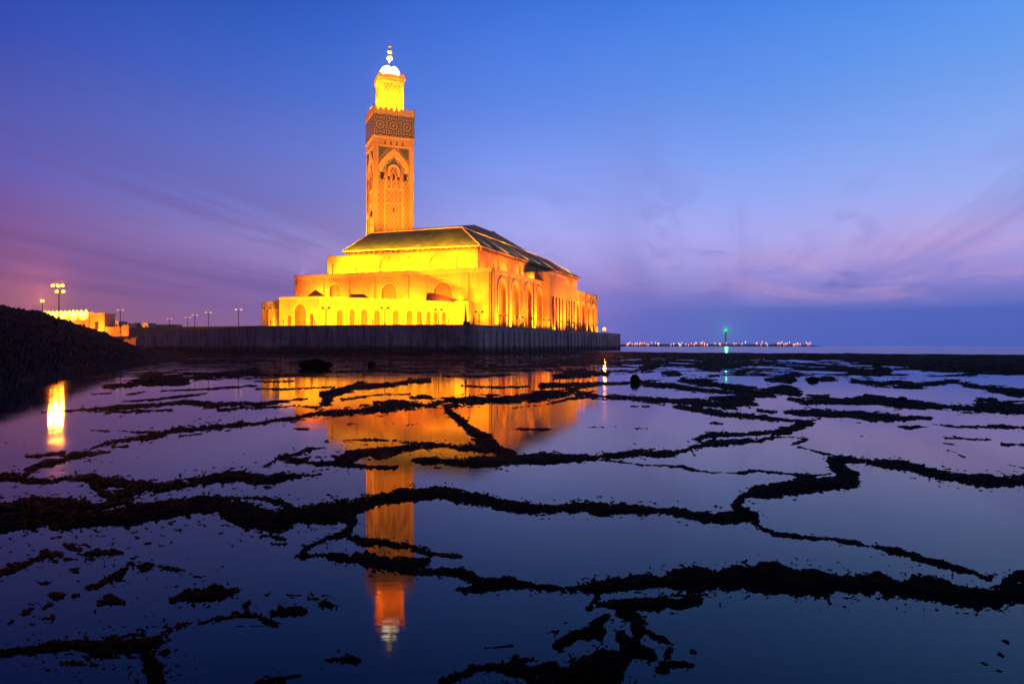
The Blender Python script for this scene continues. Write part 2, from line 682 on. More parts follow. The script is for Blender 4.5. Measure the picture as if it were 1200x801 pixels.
def wall_panel(mb, pl, a0, a1, z0, z1, holes=(), d=0.0, z1b=None):
    """one wall face with openings cut out"""
    z1b = z1 if z1b is None else z1b
    outer = [(a0, z0), (a1, z0), (a1, z1b), (a0, z1)]
    if not holes:
        mb.face([pl.at(a, z, d) for a, z in outer], outer)
        return
    loops = [[Vector((a, z, 0)) for a, z in outer]] + [[Vector((a, z, 0)) for a, z in h] for h in holes]
    flat = [p for l in loops for p in l]
    for tri in tessellate_polygon(loops):
        P = [flat[i] for i in tri]
        ar = (P[1].x - P[0].x) * (P[2].y - P[0].y) - (P[2].x - P[0].x) * (P[1].y - P[0].y)
        if abs(ar) < 1e-9:
            continue
        if ar < 0:
            P = P[::-1]
        mb.face([pl.at(p.x, p.y, d) for p in P], [(p.x, p.y) for p in P])


def niche(mb, pl, loop, d0, d1, back=True):
    """reveal and back of an opening"""
    n = len(loop)
    for i in range(n):
        a, b = loop[i], loop[(i + 1) % n]
        mb.face([pl.at(*a, d0), pl.at(*a, d1), pl.at(*b, d1), pl.at(*b, d0)])
    if back:
        mb.face([pl.at(p[0], p[1], d1) for p in loop], [p for p in loop])


def band(mb, pl, inner, outer, d0, d1):
    """flat moulding between two open polylines of equal length; d0 front, d1 back"""
    n = len(inner)
    for i in range(n - 1):
        a, b, c, e = inner[i], inner[i + 1], outer[i + 1], outer[i]
        mb.face([pl.at(*a, d0), pl.at(*b, d0), pl.at(*c, d0), pl.at(*e, d0)])
        mb.face([pl.at(*a, d0), pl.at(*a, d1), pl.at(*b, d1), pl.at(*b, d0)])
        mb.face([pl.at(*e, d0), pl.at(*c, d0), pl.at(*c, d1), pl.at(*e, d1)])
    for k in (0, n - 1):
        a, e = inner[k], outer[k]
        mb.face([pl.at(*a, d0), pl.at(*e, d0), pl.at(*e, d1), pl.at(*a, d1)])


def arch_band(mb, pl, ac, w, zs, t, d0, d1, kind='horseshoe', leg=0.0):
    li = arch_loop(ac, w, zs - leg, zs, kind)[1:]
    lo = arch_loop(ac, w + 2 * t, zs - leg, zs, kind)[1:]
    if len(li) == len(lo):
        li.append((ac - w / 2, zs - leg))
        lo.append((ac - w / 2 - t, zs - leg))
        band(mb, pl, li, lo, d0, d1)


def slab(mb, pl, pts, d0, d1):
    """thick plate with outline pts on the plane"""
    mb.face([pl.at(a, z, d0) for a, z in pts], pts)
    n = len(pts)
    for i in range(n):
        a, b = pts[i], pts[(i + 1) % n]
        mb.face([pl.at(*a, d0), pl.at(*a, d1), pl.at(*b, d1), pl.at(*b, d0)])


def rect(a0, a1, z0, z1):
    return [(a0, z0), (a1, z0), (a1, z1), (a0, z1)]


def merlon_row(mb, pl, a0, a1, z, n, h, depth, d0=0.0):
    """stepped, pointed merlons along a parapet"""
    s = (a1 - a0) / n
    for i in range(n):
        c = a0 + (i + .5) * s
        w_ = s * .43
        pts = [(c - w_, z), (c + w_, z), (c + w_ * .8, z + h * .35), (c + w_ * .38, z + h * .55), (c, z + h),
               (c - w_ * .38, z + h * .55), (c - w_ * .8, z + h * .35)]
        slab(mb, pl, pts, d0, d0 + depth)
        mb.face([pl.at(a, zz, d0 + depth) for a, zz in pts[::-1]])


# ------------------------------------------------------------------ setting: water, sea
def sheet(name, pts, z, mat):
    mb = MB()
    mb.face([(x, y, z) for x, y in pts])
    o = mb.build(name, mat)
    o['kind'] = 'structure'
    return o


sheet('tide_pool_water', [(-900, -120), (900, -120), (900, 620), (-900, 620)], 0.0, M['water'])
sheet('seabed', [(-30000, -400), (30000, -400), (30000, 40000), (-30000, 40000)], -1.2, M['earth'])
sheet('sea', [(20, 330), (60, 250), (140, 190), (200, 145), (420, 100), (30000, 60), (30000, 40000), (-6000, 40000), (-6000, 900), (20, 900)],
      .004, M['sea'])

# ------------------------------------------------------------------ setting: reef relief
# surveyed ridge lines of the reef: (x, y, half thickness) in the survey picture, carried down to the water plane
RID = [
 [(-260,600,14),(-120,603,14),(0,604,14),(50,602,12),(90,604,14),(120,606,13),(150,602,11),(180,597,10),(210,594,9),(240,592,9),(260,597,10),(290,604,12),(320,606,13),(350,604,12),(380,602,11),(405,598,10)],
 [(0,591,4),(30,589,4),(60,590,6),(95,594,8),(130,594,6)],
 [(405,600,8),(420,591,7),(440,585,6),(470,579,7),(500,577,8),(520,577,7),(550,583,7),(575,588,7),(600,593,7),(640,596,7),(690,595,7),(750,596,7),(790,600,7),(830,605,7),(860,607,8),(880,602,10)],
 [(195,588,1.5),(230,587,2.5),(260,583,2),(290,583,2),(300,583,2),(325,588,4),(340,590,2)],
 [(-200,564,6),(0,561,6),(40,562,4),(75,560,5),(105,559,7),(120,565,8),(150,571,7),(190,572,6),(220,567,7),(250,561,7),(275,558,7),(300,563,8),(320,562,8)],
 [(108,562,6),(115,575,5),(135,583,5),(150,590,4)],
 [(-150,565,6),(0,561,6),(25,559,7),(38,550,7),(60,543,5),(85,535,5),(110,531,2.5),(128,529,1)],
 [(30,535,1.5),(50,533,2.5),(75,531,3)],
 [(105,526,1),(125,519,2.5),(150,515,3),(175,512,4),(200,505,4),(225,502,5),(250,500,5),(275,498,3),(300,496,3),(340,490,3),(375,484,4),(410,482,5),(450,479,6)],
 [(105,504,1),(145,505,1.3),(175,507,1.8)], [(210,511,1.8),(235,508,1.3)], [(133,524,2),(150,523,2)],
 [(45,483,1),(75,481,2),(120,479,3),(160,476,3),(200,473,2.5),(215,471.5,3),(250,474,4),(300,474,3),(330,470,3),(360,467,1.2)],
 [(125,482.5,2),(150,482,2),(200,480,2)], [(255,480,2),(290,478,3),(340,476.5,1.5),(372,476,3)],
 [(122,453,3),(150,451,4),(165,446,5),(200,445,5.5),(217,447,4)], [(110,462,1.2),(132,460,1.4)], [(150,462,1.5),(172,458,1.5)],
 [(190,458,1.5),(250,455,1.5),(300,452,2)], [(145,470,1.5),(180,468,2),(240,461,1.5)], [(235,441,4),(270,439,4),(300,436,5)],
 [(300,560,6),(312,562,9),(330,558,7),(350,557,4),(376,556,1.8)],
 [(310,547,2),(325,537,4),(345,531,5),(362,527,5),(372,523,4),(390,519,3.5),(420,516,2.5),(450,515,2),(475,518,3),(490,520,4),(520,522,5),(560,526,5),(580,526,7),(600,531,7)],
 [(328,536,5),(350,541,7),(375,541,7),(400,539,8),(420,533,7),(450,527,6),(480,524,6),(505,523,6)], [(400,543,6),(430,547,3),(450,548,3),(463,548,2.5)],
 [(430,530,5),(443,536,4),(452,536,3)],
 [(485,539,3),(500,538,6),(530,541,8),(550,542,9),(580,541,8),(600,538,7),(650,538,6),(700,536,4),(715,534,5),(740,531,5),(780,532,5),(800,529,4),(810,524,5),(825,522,4),(860,518,5),(890,516,3),(905,513,3)],
 [(810,526,3),(814,534,1.5)],
 [(815,514,3),(830,510,3),(860,509,3),(900,507,3),(925,503,6),(940,497,6),(952,494,4)], [(816,515,3),(824,519,3),(840,516,3)],
 [(524,482,4),(535,490,6),(545,497,6),(550,503,6),(560,510,7),(570,517,8),(578,524,7)],
 [(372,477,4),(385,471,5),(380,463,5),(400,458,4),(420,452,4),(440,453,3),(452,452,4),(480,447,4),(503,446,3)],
 [(448,478,6),(458,474,8),(480,475,6),(500,474,5),(525,470,6),(560,468,6),(600,466,6),(640,463,6),(670,460,5),(690,463,4),(730,466,3.5),(770,469,3),(800,470,3),(830,472,4),(850,474,5),(870,472,4),(886,474,2)],
 [(600,478,1),(640,474,1),(665,467,2),(690,465,2)],
 [(400,468,2),(430,464,2),(450,462,1.5),(480,462,1.5)], [(480,466,2),(500,466,3.5),(509,467,2)], [(438,471,2),(451,471,2)],
 [(300,455,2),(330,456,1.5),(392,453,1)], [(345,502,1.3),(362,502,1.5)], [(405,496.5,.6),(425,497,.5)], [(450,496,.6),(462,496,.5)], [(476,498,.9),(488,497,.8)],
 [(600,503,1),(625,502.5,2),(646,502.5,1)], [(688,501,.8),(708,500.5,1)], [(718,500,.8),(724,500,.8)], [(745,502,1.1),(759,502,1)], [(740,476,.8),(748,476,.8)], [(753,476,1),(760,476,.8)],
 [(635,453,4),(670,451,2.5),(700,450,2.5),(740,449,2)], [(650,441,3),(665,439,4.5),(685,438,5),(700,438,5),(711,439,3)],
 [(745,447,3),(770,451,5),(790,453,5),(810,456,4),(840,458,4),(880,461,3)], [(778,437,3),(795,437,3)], [(800,445,4),(820,448,6),(850,453,6),(870,457,6),(890,460,5),(905,459,5),(920,456,6),(935,460,5)],
 [(755,430,4),(772,427,3)], [(833,467,2.5),(855,469,6),(878,465,5)], [(792,476,2),(805,478,3),(830,482,4),(850,485,3),(880,487,3),(900,489,3),(925,493,3),(950,493,2),(962,490,1)],
 [(889,481,2.5),(908,482,2)], [(833,496,1.2),(846,496,1.2)],
 [(705,538,2),(740,543,1.2),(760,545,.9),(770,545,1.4),(800,546,2),(810,550,1.5),(830,553,1.1),(860,554,1.1),(880,552,2),(900,552,1.5),(930,556,1.2),(945,558,3),(960,556,1),(973,555,.8)],
 [(945,560,5),(955,568,4)],
 [(884,603,9),(868,597,8),(863,591,6),(866,585,6),(880,578,7),(900,574,8),(925,570,8),(960,568,7),(980,566,8),(998,563,7),(1001,556,6),(987,551,8),(977,545,7),(972,540,5),(985,538,5),(1000,539,5),(1020,541,5),(1050,544,6),(1080,551,7),(1110,558,7),(1140,561,7),(1170,563,7),(1200,564,8),(1260,568,8),(1340,570,8)],
 [(928,521,1),(935,518,2.5),(946,515,2),(932,512,1),(905,512,1)], [(935,523,1),(950,527,1.1),(965,531,1.3),(985,534,1.6),(994,537,2)],
 [(925,467,2),(940,470,4),(970,470,5),(1000,471,5),(1020,468,6),(1040,470,6),(1060,474,6),(1100,476,4),(1140,479,4),(1170,477,6),(1200,478,6),(1300,480,5)],
 [(946,463,1.5),(972,464,2)],
 [(1146,468,3),(1164,468.5,2.5)], [(1175,471,1.5),(1205,470,1.5)], [(920,483,3),(950,483,5),(980,485,4),(1000,486,4),(1030,488,5),(1060,489,4),(1092,490,1.5)],
 [(1052,500,2),(1070,501,3),(1086,500,1)], [(1095,497,1),(1120,500,1.4),(1155,500,1.5),(1165,499,2),(1180,500,3),(1210,500,3),(1320,500,3)],
 [(1107,512.5,1.4),(1135,514,1.4),(1161,515,1)], [(1175,520.5,2),(1210,521,1.6)], [(1105,519,.7),(1118,521,1)], [(1110,527,.7),(1120,530,.8)], [(1124,533,.8),(1130,535,.8)], [(1160,540,.8),(1166,541,.7)], [(1180,544,1),(1190,546,1)], [(1194,547,1),(1204,549,.8)],
 [(1008,511,.9),(1020,511,1.2)],
 [(900,445,4),(930,444,4)], [(948,445,2),(975,444,3)], [(975,432,3),(1010,436,5),(1040,438,4)], [(1000,446,3),(1040,449,4),(1065,452,4),(1090,450,3),(1110,447,3),(1150,453,3),(1180,458,4),(1210,460,4),(1300,462,4)],
 [(995,421,3),(1050,425,5),(1100,429,7),(1150,431,8),(1200,431,9),(1320,432,10)],
 [(560,414.5,1.5),(730,415,1.6),(900,417,2.5),(1000,419.5,3),(1100,421,3),(1200,422,3),(1330,423,4)],
 [(165,418,1.6),(230,417,2),(300,416.2,2),(380,416,1.6),(450,415.4,2),(560,414.6,1.8)], [(215,424.5,1.5),(300,424,1.4)], [(452,421,1.5),(500,422,1.8),(565,420.5,1.4)], [(560,431,1.6),(600,430,2),(660,429,1.5)], [(300,446.5,1.3),(345,447,1.6)], [(520,440,1.5),(560,441,2),(600,439,1.3)], [(395,436,1.4),(440,434,1.8),(490,436,1.2)], [(540,452,1.4),(585,454,1.6),(620,452,1)],
 # foreground, lower half
 [(348,652,3),(356,648,6),(362,640,6),(380,632,4),(400,626,5),(410,618,5),(414,610,5)], [(352,651,5),(385,650,4.5),(410,655,7),(430,657,9),(450,660,9),(480,660,8),(500,657,5)],
 [(405,628,3),(420,632,4),(450,636,5),(480,640,5),(495,646,4),(512,650,3.5),(540,652,2.5)], [(470,668,5),(500,672,3),(520,669,6),(540,672,7),(560,680,7),(580,686,6),(600,680,6)],
 [(540,690,4),(560,690,4),(590,684,5)],
 [(590,682,5),(600,683,6),(630,687,6),(670,689,7),(700,690,7),(730,685,8),(760,682,9),(790,680,11),(830,678,13),(860,678,15),(900,679,16),(950,681,15),(1000,683,15),(1050,687,15),(1100,693,14),(1150,697,15),(1200,697,16),(1260,700,18),(1340,705,18)],
 [(1180,684,8),(1192,676,8),(1215,674,8)],
 [(884,612,5),(895,620,3),(910,626,3),(940,630,3),(970,631,3),(1000,636,4),(1030,641,4),(1055,647,5),(1080,655,4),(1105,661,5),(1130,668,4),(1160,678,4)],
 [(700,700,4),(690,712,3.5)], [(700,708,4),(730,708,7),(760,708,9),(790,705,8),(818,702,5)], [(725,712,6),(742,725,10),(748,738,11)], [(710,722,6),(695,735,5)], [(700,740,7),(672,745,7),(652,757,7)],
 [(730,748,9),(742,755,9)], [(755,740,4),(772,748,5),(782,752,2)], [(735,760,11),(760,765,7)], [(735,768,11),(690,784,12),(650,800,14),(610,830,16)], [(650,780,6),(620,786,6),(600,778,4)], [(720,792,10),(690,803,12),(660,830,14)],
 [(603,775,4),(625,772,3)], [(785,760,3),(782,770,3)], [(778,778,4),(795,778,3),(811,780,2)], [(772,785,3),(780,787,3)], [(646,740,3),(653,740,2)], [(660,729,1),(680,730,1)],
 [(568,759,1),(600,756,1)], [(555,783,4),(580,781,4),(600,784,7),(620,790,7)], [(518,798,5),(540,791,4),(556,786,3)], [(520,815,8),(600,812,10)],
 [(-60,690,4),(0,672,3.5),(20,664,4),(40,656,3),(55,649,5),(72,650,3)], [(75,638,2),(95,645,4),(82,638,2)], [(102,649,5),(125,647,5),(142,648,3)], [(98,637,2),(104,640,2)], [(76,655,2),(90,655,1.5)],
 [(150,660,5),(165,664,6),(180,661,4),(200,667,3),(211,667,2.5)], [(150,664,4),(140,673,6),(128,678,4),(115,685,3.5),(105,688,3)], [(117,707,4),(130,703,6),(145,707,4)], [(63,700,5),(70,697,5)], [(52,711,2.5),(60,708,3)], [(86,698,2.5),(92,697,2)],
 [(28,720,3),(36,714,3)], [(10,731,2.5),(15,728,2)], [(35,731,2),(41,731,1.5)], [(52,725,2.5),(62,724,2)], [(47,683,2),(60,683,1)],
 [(203,703,4),(220,698,8),(240,698,9),(260,696,8),(277,693,4)], [(228,675,1),(240,675,1.2)], [(235,730,2),(255,725,3),(275,722,4.5),(300,721,5),(312,727,5),(322,731,3.5)],
 [(288,711,4),(292,704,2)], [(318,718,4),(340,716,5.5),(356,716,4)], [(362,702,4),(372,701,3)], [(378,707,5),(389,709,4)], [(190,741,2.5),(200,737,2.5)], [(208,734,4),(216,732,4)],
 [(338,697,1.5),(351,697,1.5)], [(311,697,1.5),(315,696,1.5)],
 [(-160,770,10),(0,766,7),(30,762,7),(60,758,8),(100,756,10),(140,756,11),(170,756,13),(185,750,9)], [(168,742,4),(150,744,3)], [(120,748,3),(160,744,3)], [(175,770,14),(178,785,15),(182,805,16),(185,850,18)], [(190,765,6),(197,762,3)], [(55,785,2.5),(66,784,2.5)], [(70,776,3),(100,778,2)],
 [(384,774,4),(398,772,7),(408,771,5),(420,774,2.5)], [(300,802,4),(322,796,4),(342,793,3),(352,790,2)],
 [(305,628,2),(318,627,2.5)], [(322,630,3),(334,632,2)], [(318,637,2),(337,637,2)],
 [(170,637,1),(176,636,1.5)], [(186,639,1),(192,639,1)],
 [(1176,751,2),(1182,753,2.5)], [(1170,765,3),(1175,768,3)], [(1151,776,2),(1156,778,2.5)], [(1168,785,2),(1174,786,1.5)], [(811,763,1.8),(814,764,1.5)],
]
SLIT = [  # water let into the ridges
 [(-40,604,1.5),(22,600,1.6)], [(120,598,1.6),(150,592,1.6)], [(362,538.5,2.4),(390,538,2)], [(340,530,2),(352,527,1)], [(722,699,2.8),(760,697,2.4)], [(784,700,1.5),(800,700,1.3)],
 [(1157,690,1.2),(1170,690,1.4)], [(385,637,5),(405,640,6)], [(840,513.5,1.2),(885,512,1.4)], [(450,645,2.5),(475,648,3)], [(128,572,2),(146,572,1)], [(345,521,2.4),(420,520.5,4),(470,520,2)], [(960,474.5,1),(1000,475,1)], [(500,534,1.4),(545,533,1.2)],
]


def vnoise(x, y, seed=0):
    """smooth value noise on arrays"""
    xi = np.floor(x).astype(np.int64)
    yi = np.floor(y).astype(np.int64)
    fx = x - xi
    fy = y - yi
    fx = fx * fx * (3 - 2 * fx)
    fy = fy * fy * (3 - 2 * fy)

    def h(a, b):
        n = (a * 374761393 + b * 668265263 + seed * 974711) & 0x7fffffff
        n = ((n ^ (n >> 13)) * 1274126177) & 0x7fffffff
        return ((n ^ (n >> 16)) & 0xffff) / 65535.0
    return (h(xi, yi) * (1 - fx) + h(xi + 1, yi) * fx) * (1 - fy) + (h(xi, yi + 1) * (1 - fx) + h(xi + 1, yi + 1) * fx) * fy


def fbm(x, y, oct=4, seed=0, gain=.5):
    s = np.zeros_like(x)
    a, t = 1.0, 0.0
    for k in range(oct):
        s += a * vnoise(x * 2 ** k, y * 2 ** k, seed + k * 17)
        t += a
        a *= gain
    return s / t


def reef():
    # rows of the relief get closer together near the viewer, so that stones keep their detail
    xs = np.arange(-240, 1441, .75)
    ys = np.concatenate([np.arange(412.0, 470.0, .5), np.arange(470, 900, .75)])
    XX, YY = np.meshgrid(xs, ys)
    F = np.full(XX.shape, -3.0)
    T = np.ones(XX.shape)

    def stamp(lines, Fa, shrink, setT):
        for ln in lines:
            for (x0, y0, t0), (x1, y1, t1) in zip(ln[:-1], ln[1:]):
                m = max(t0, t1) * 2.6 + 4
                i0, i1 = np.searchsorted(xs, [min(x0, x1) - m * 1.6, max(x0, x1) + m * 1.6])
                j0, j1 = np.searchsorted(ys, [min(y0, y1) - m, max(y0, y1) + m])
                if i1 <= i0 or j1 <= j0:
                    continue
                gx, gy = XX[j0:j1, i0:i1], YY[j0:j1, i0:i1]
                L2 = (x1 - x0) ** 2 + (y1 - y0) ** 2 + 1e-9
                t = np.clip(((gx - x0) * (x1 - x0) + (gy - y0) * (y1 - y0)) / L2, 0, 1)
                ht = (t0 + (t1 - t0) * t) * shrink * (np.where(((gx < 470) & (gy > 578) & (gy < 625)) | ((gy > 700) & (gx < 830) & (gx > 560)), 1.22, np.where((gx < 620) & (gy < 560), .84, 1.0)) if setT else 1.0)
                d = np.hypot((gx - x0 - t * (x1 - x0)), gy - y0 - t * (y1 - y0))
                f = 1 - d / ht
                if setT:
                    b = f > Fa[j0:j1, i0:i1]
                    Fa[j0:j1, i0:i1] = np.where(b, f, Fa[j0:j1, i0:i1])
                    T[j0:j1, i0:i1] = np.where(b, ht, T[j0:j1, i0:i1])
                else:
                    Fa[j0:j1, i0:i1] = np.maximum(Fa[j0:j1, i0:i1], f)
    # ground distance
    D = EYE * FPX / (YY - HY)
    GX = (XX - CX) / FPX * D
    stamp(RID, F, .95, True)
    S = np.full(XX.shape, -3.0)
    stamp(SLIT, S, 1.0, False)
    # ragged edges: noise with a grain that follows distance
    lg = np.log(D)
    az = GX / D
    nA = fbm(az * 70, lg * 30, 4, 3)
    nB = fbm(az * 300, lg * 120, 4, 11, .6)
    nW = fbm(az * 24, lg * 11, 3, 29)
    Tn = np.clip(T, 1.0, 9)
    F = F + (nW - .5) * 1.5 + ((nA - .5) * 5.0 + (nB - .5) * np.where(XX > 560, 3.6, 5.4)) / Tn * np.clip(Tn / 3, .45, 1.25)
    F = np.where(S > -.4, np.minimum(F, -S * .8 - .0 + (nB - .5) * .8), F)
    leftz = np.clip((520 - XX) / 250, 0, 1)
    frag = (fbm(az * 150 + 3, lg * 85, 3, 67, .6) - .615 + .01 * leftz) * 9 - np.clip(-F, 0, 6) * (1.25 - .7 * leftz)
    use = (frag > F) & (D < 30)
    F = np.where(use, frag, F)
    T = np.where(use, 1.0, T)
    # distant reef flat: broken rock by plain noise in metres, thicker with distance
    f1 = fbm(GX / 6.0 + 31, D / 6.0, 5, 23, .6)
    f2 = fbm(GX / 26.0 + 5, D / 30.0, 4, 41)
    rid = 1 - np.abs(f1 - .5) * 5.0
    cov = np.interp(D, [42, 60, 85, 120, 165, 215, 260], [-.45, -.05, .16, .34, .55, 1.0, 1.6])
    cov = cov - .03 * np.clip((720 - XX) / 60, 0, 1) * np.clip((175 - D) / 40, 0, 1)
    cov = cov + .13 * np.clip((D - 45) / 15, 0, 1) * np.clip((140 - D) / 20, 0, 1) + .16 * np.exp(-((XX - 870) / 150.0) ** 2) * np.clip((D - 38) / 12, 0, 1)
    far = (rid - .62) * .9 + (f2 - .5) * 1.6 + cov - .35
    far = np.where(D < 42, -3, far)
    # land edge of the reef towards the open sea on the right
    edge = np.interp(GX, [-60, 20, 60, 140, 200, 420], [330, 330, 262, 200, 158, 118])
    far = np.where(D > edge, -2, far)
    Tf = np.clip(3.2 * 60 / D, 1.6, 4)
    use = far > F
    F = np.where(use, far, F)
    T = np.where(use, Tf, T)
    # few loose lumps in the near water at the left and in the middle
    lump = fbm(az * 95 + 9, lg * 42, 3, 77)
    zone = np.exp(-(((XX - 90) / 110) ** 2 + ((YY - 665) / 45) ** 2)) * .9 + np.exp(-(((XX - 470) / 70) ** 2 + ((YY - 655) / 26) ** 2)) \
        + np.exp(-(((XX - 690) / 70) ** 2 + ((YY - 745) / 45) ** 2))
    lf = (lump - .66) * 9 * np.clip(zone, 0, 1) - (1 - np.clip(zone, 0, 1)) * 3
    use = lf > F
    F = np.where(use, lf, F)
    T = np.where(use, 2.2, T)
    # relief
    pxm = D / FPX
    body = np.clip(F, 0, 1) ** .55
    nC = fbm(az * 340, lg * 150, 3, 59)
    hp = np.clip(T * .22, .35, 2.8)
    H = body * hp * pxm * (.55 + .95 * nC) + np.where(F > 0, (nB - .45) * 2.4, 0) * pxm * np.clip(T / 5, .25, 1) * body
    H = np.where(F > 0, np.maximum(H, .12 * pxm), np.clip(F, -1, 0) * 2.0 * pxm - .004)
    H = np.clip(H, -.5, 1.6)
    # mesh
    keepv = F > -.5
    q = keepv[:-1, :-1] & keepv[1:, :-1] & keepv[:-1, 1:] & keepv[1:, 1:]
    hm = np.maximum(np.maximum(H[:-1, :-1], H[1:, :-1]), np.maximum(H[:-1, 1:], H[1:, 1:]))
    q &= hm > 0
    ny, nx = XX.shape
    idx = np.arange(ny * nx).reshape(ny, nx)
    quads = np.stack([idx[1:, :-1][q], idx[1:, 1:][q], idx[:-1, 1:][q], idx[:-1, :-1][q]], 1)
    used = np.unique(quads)
    remap = np.zeros(ny * nx, np.int64)
    remap[used] = np.arange(len(used))
    quads = remap[quads]
    # jitter sideways so the grid does not show
    jx = (vnoise(az * 500, lg * 260, 91) - .5) * 1.1 * pxm
    jy = (vnoise(az * 500, lg * 260, 97) - .5) * 1.1 * (D * D / (EYE * FPX))
    P = np.stack([GX + jx, D + jy, H], -1).reshape(-1, 3)[used]
    me = bpy.data.meshes.new('reef')
    me.vertices.add(len(P))
    me.vertices.foreach_set('co', P.astype(np.float32).ravel())
    me.loops.add(quads.size)
    me.loops.foreach_set('vertex_index', quads.astype(np.int32).ravel())
    me.polygons.add(len(quads))
    me.polygons.foreach_set('loop_start', np.arange(0, quads.size, 4, dtype=np.int32))
    me.polygons.foreach_set('loop_total', np.full(len(quads), 4, np.int32))
    me.update()
    me.validate()
    me.materials.append(M['rock'])
    o = bpy.data.objects.new('reef', me)
    col.objects.link(o)
    o['kind'] = 'structure'
    print('reef faces', len(quads))
    return F, T, D, GX, H


reef_data = reef()


def G(x, y, z=0.0):
    d = (EYE - z) * FPX / (y - HY)
    return Vector(((x - CX) / FPX * d, d, z))


def P3(x, y, d):
    return Vector(((x - CX) / FPX * d, d, EYE + (HY - y) * d / FPX))


# ------------------------------------------------------------------ setting: embankment on the left
def embankment():
    # crest line and water line, from near to far
    crest = [(-420, 318, 70), (-250, 331, 78), (-120, 346, 88), (0, 357, 100), (25, 362, 110), (48, 366, 120), (75, 374.5, 130), (100, 382.5, 140),
             (122, 389.5, 146), (140, 397, 150), (152, 404.0, 154), (178, 411.0, 158), (215, 415.5, 165)]
    foot = [(-420, 545), (-250, 505), (-120, 478), (0, 458), (25, 451), (48, 445), (75, 440), (100, 436), (122, 432), (150, 428.5), (172, 426), (190, 423.5), (225, 419.5)]
    n = 260
    m = 60
    C = np.array([P3(*c) for c in crest])
    Fo = np.array([G(*f) for f in foot])
    t0 = np.linspace(0, 1, len(crest))
    t = np.linspace(0, 1, n)
    Ci = np.stack([np.interp(t, t0, C[:, k]) for k in range(3)], 1)
    Fi = np.stack([np.interp(t, t0, Fo[:, k]) for k in range(3)], 1)
    s = np.concatenate([np.linspace(-.08, 1, m), np.linspace(1.06, 2.2, 20)])
    V = np.zeros((n, len(s), 3))
    for j, sj in enumerate(s):
        if sj <= 1:
            p = Fi + (Ci - Fi) * sj
            p[:, 2] = Ci[:, 2] * (max(sj, 0) ** .8) if sj > 0 else sj * 3
        else:
            p = Ci + (Ci - Fi) * (sj - 1) * .9
            p[:, 2] = Ci[:, 2] * (1 - .75 * (sj - 1) ** 1.3)
        V[:, j] = p
    d = V[..., 1]
    a = fbm(V[..., 0] * .9, V[..., 1] * .5, 5, 5)
    b = fbm(V[..., 0] * 2.6 + 7, V[..., 1] * 1.1, 4, 8)
    env = np.clip((s[None, :] + .08) * 4, 0, 1)
    V[..., 2] += ((a - .5) * .9 + (b - .5) * .75) * env * np.clip(Ci[:, 2] / 3.0, .25, 1)[:, None]
    V[..., 0] += (b - .5) * .5
    mb_v = V.reshape(-1, 3)
    k = len(s)
    idx = np.arange(n * k).reshape(n, k)
    f = np.stack([idx[:-1, :-1], idx[1:, :-1], idx[1:, 1:], idx[:-1, 1:]], -1).reshape(-1, 4)
    me = bpy.data.meshes.new('embankment')
    me.from_pydata([tuple(p) for p in mb_v], [], [tuple(int(i) for i in q) for q in f])
    me.materials.append(M['earth'])
    o = bpy.data.objects.new('embankment', me)
    col.objects.link(o)
    o['kind'] = 'structure'


embankment()

# ------------------------------------------------------------------ setting: promenade and plaza
WALL = [(-345, 582), (-293, 520), (-96, 268), (-52, 254), (-13.5, 250), (68, 446), (78, 540)]
ZP = 9.0


def inset(pts, d):
    out = []
    for i, p in enumerate(pts):
        a = Vector(pts[max(i - 1, 0)])
        b = Vector(pts[min(i + 1, len(pts) - 1)])
        t = (b - a).normalized()
        nrm = Vector((-t.y, t.x))
        q = Vector(p) + nrm * d
        out.append((q.x, q.y))
    return out


inn = inset(WALL, 1.2)
mb = MB()
mb.prism(inn + [(70, 640), (-345, 640)], -1.0, ZP)
tag(mb.build('promenade', M['paving']), kind='structure')
mb = MB()
mb.prism([(-1200, 470), (-322, 600), (-345, 660), (90, 660), (90, 1500), (-1200, 1500)], -1.0, 8.6)
tag(mb.build('town_ground', M['paving']), kind='structure')

# ------------------------------------------------------------------ sea wall
sw = empty('sea_wall', (-13.5, 250, 0), 'long dark concrete sea wall with ribs, below the glowing mosque', 'sea wall')
sw_in = inset(WALL, 1.15)
mb = MB()
mc = MB()
for i in range(len(WALL) - 1):
    a, b = WALL[i], WALL[i + 1]
    c, d = sw_in[i + 1], sw_in[i]
    for (z0, z1) in ((-.8, 9.55),):
        mb.face([(*a, z0), (*b, z0), (*b, z1), (*a, z1)])
        mb.face([(*b, z1), (*b, z0), (*c, z0), (*c, z1)]) if i == len(WALL) - 2 else None
        mb.face([(*c, z0), (*d, z0), (*d, z1), (*c, z1)])
        mb.face([(*a, z1), (*b, z1), (*c, z1), (*d, z1)])
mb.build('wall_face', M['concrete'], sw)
outw = inset(WALL, -.25)
inw2 = inset(WALL, 1.0)
mc.v, mc.f, mc.uv = [], [], []
for i in range(len(WALL) - 1):
    a, b, c, d = outw[i], outw[i + 1], inw2[i + 1], inw2[i]
    mc.face([(*a, 9.552), (*b, 9.552), (*b, 10.0), (*a, 10.0)])
    mc.face([(*c, 9.552), (*d, 9.552), (*d, 10.0), (*c, 10.0)])
    mc.face([(*a, 10.0), (*b, 10.0), (*c, 10.0), (*d, 10.0)])
    mc.face([(*a, 9.552), (*d, 9.552), (*c, 9.552), (*b, 9.552)])
mc.build('coping', M['concrete'], sw)
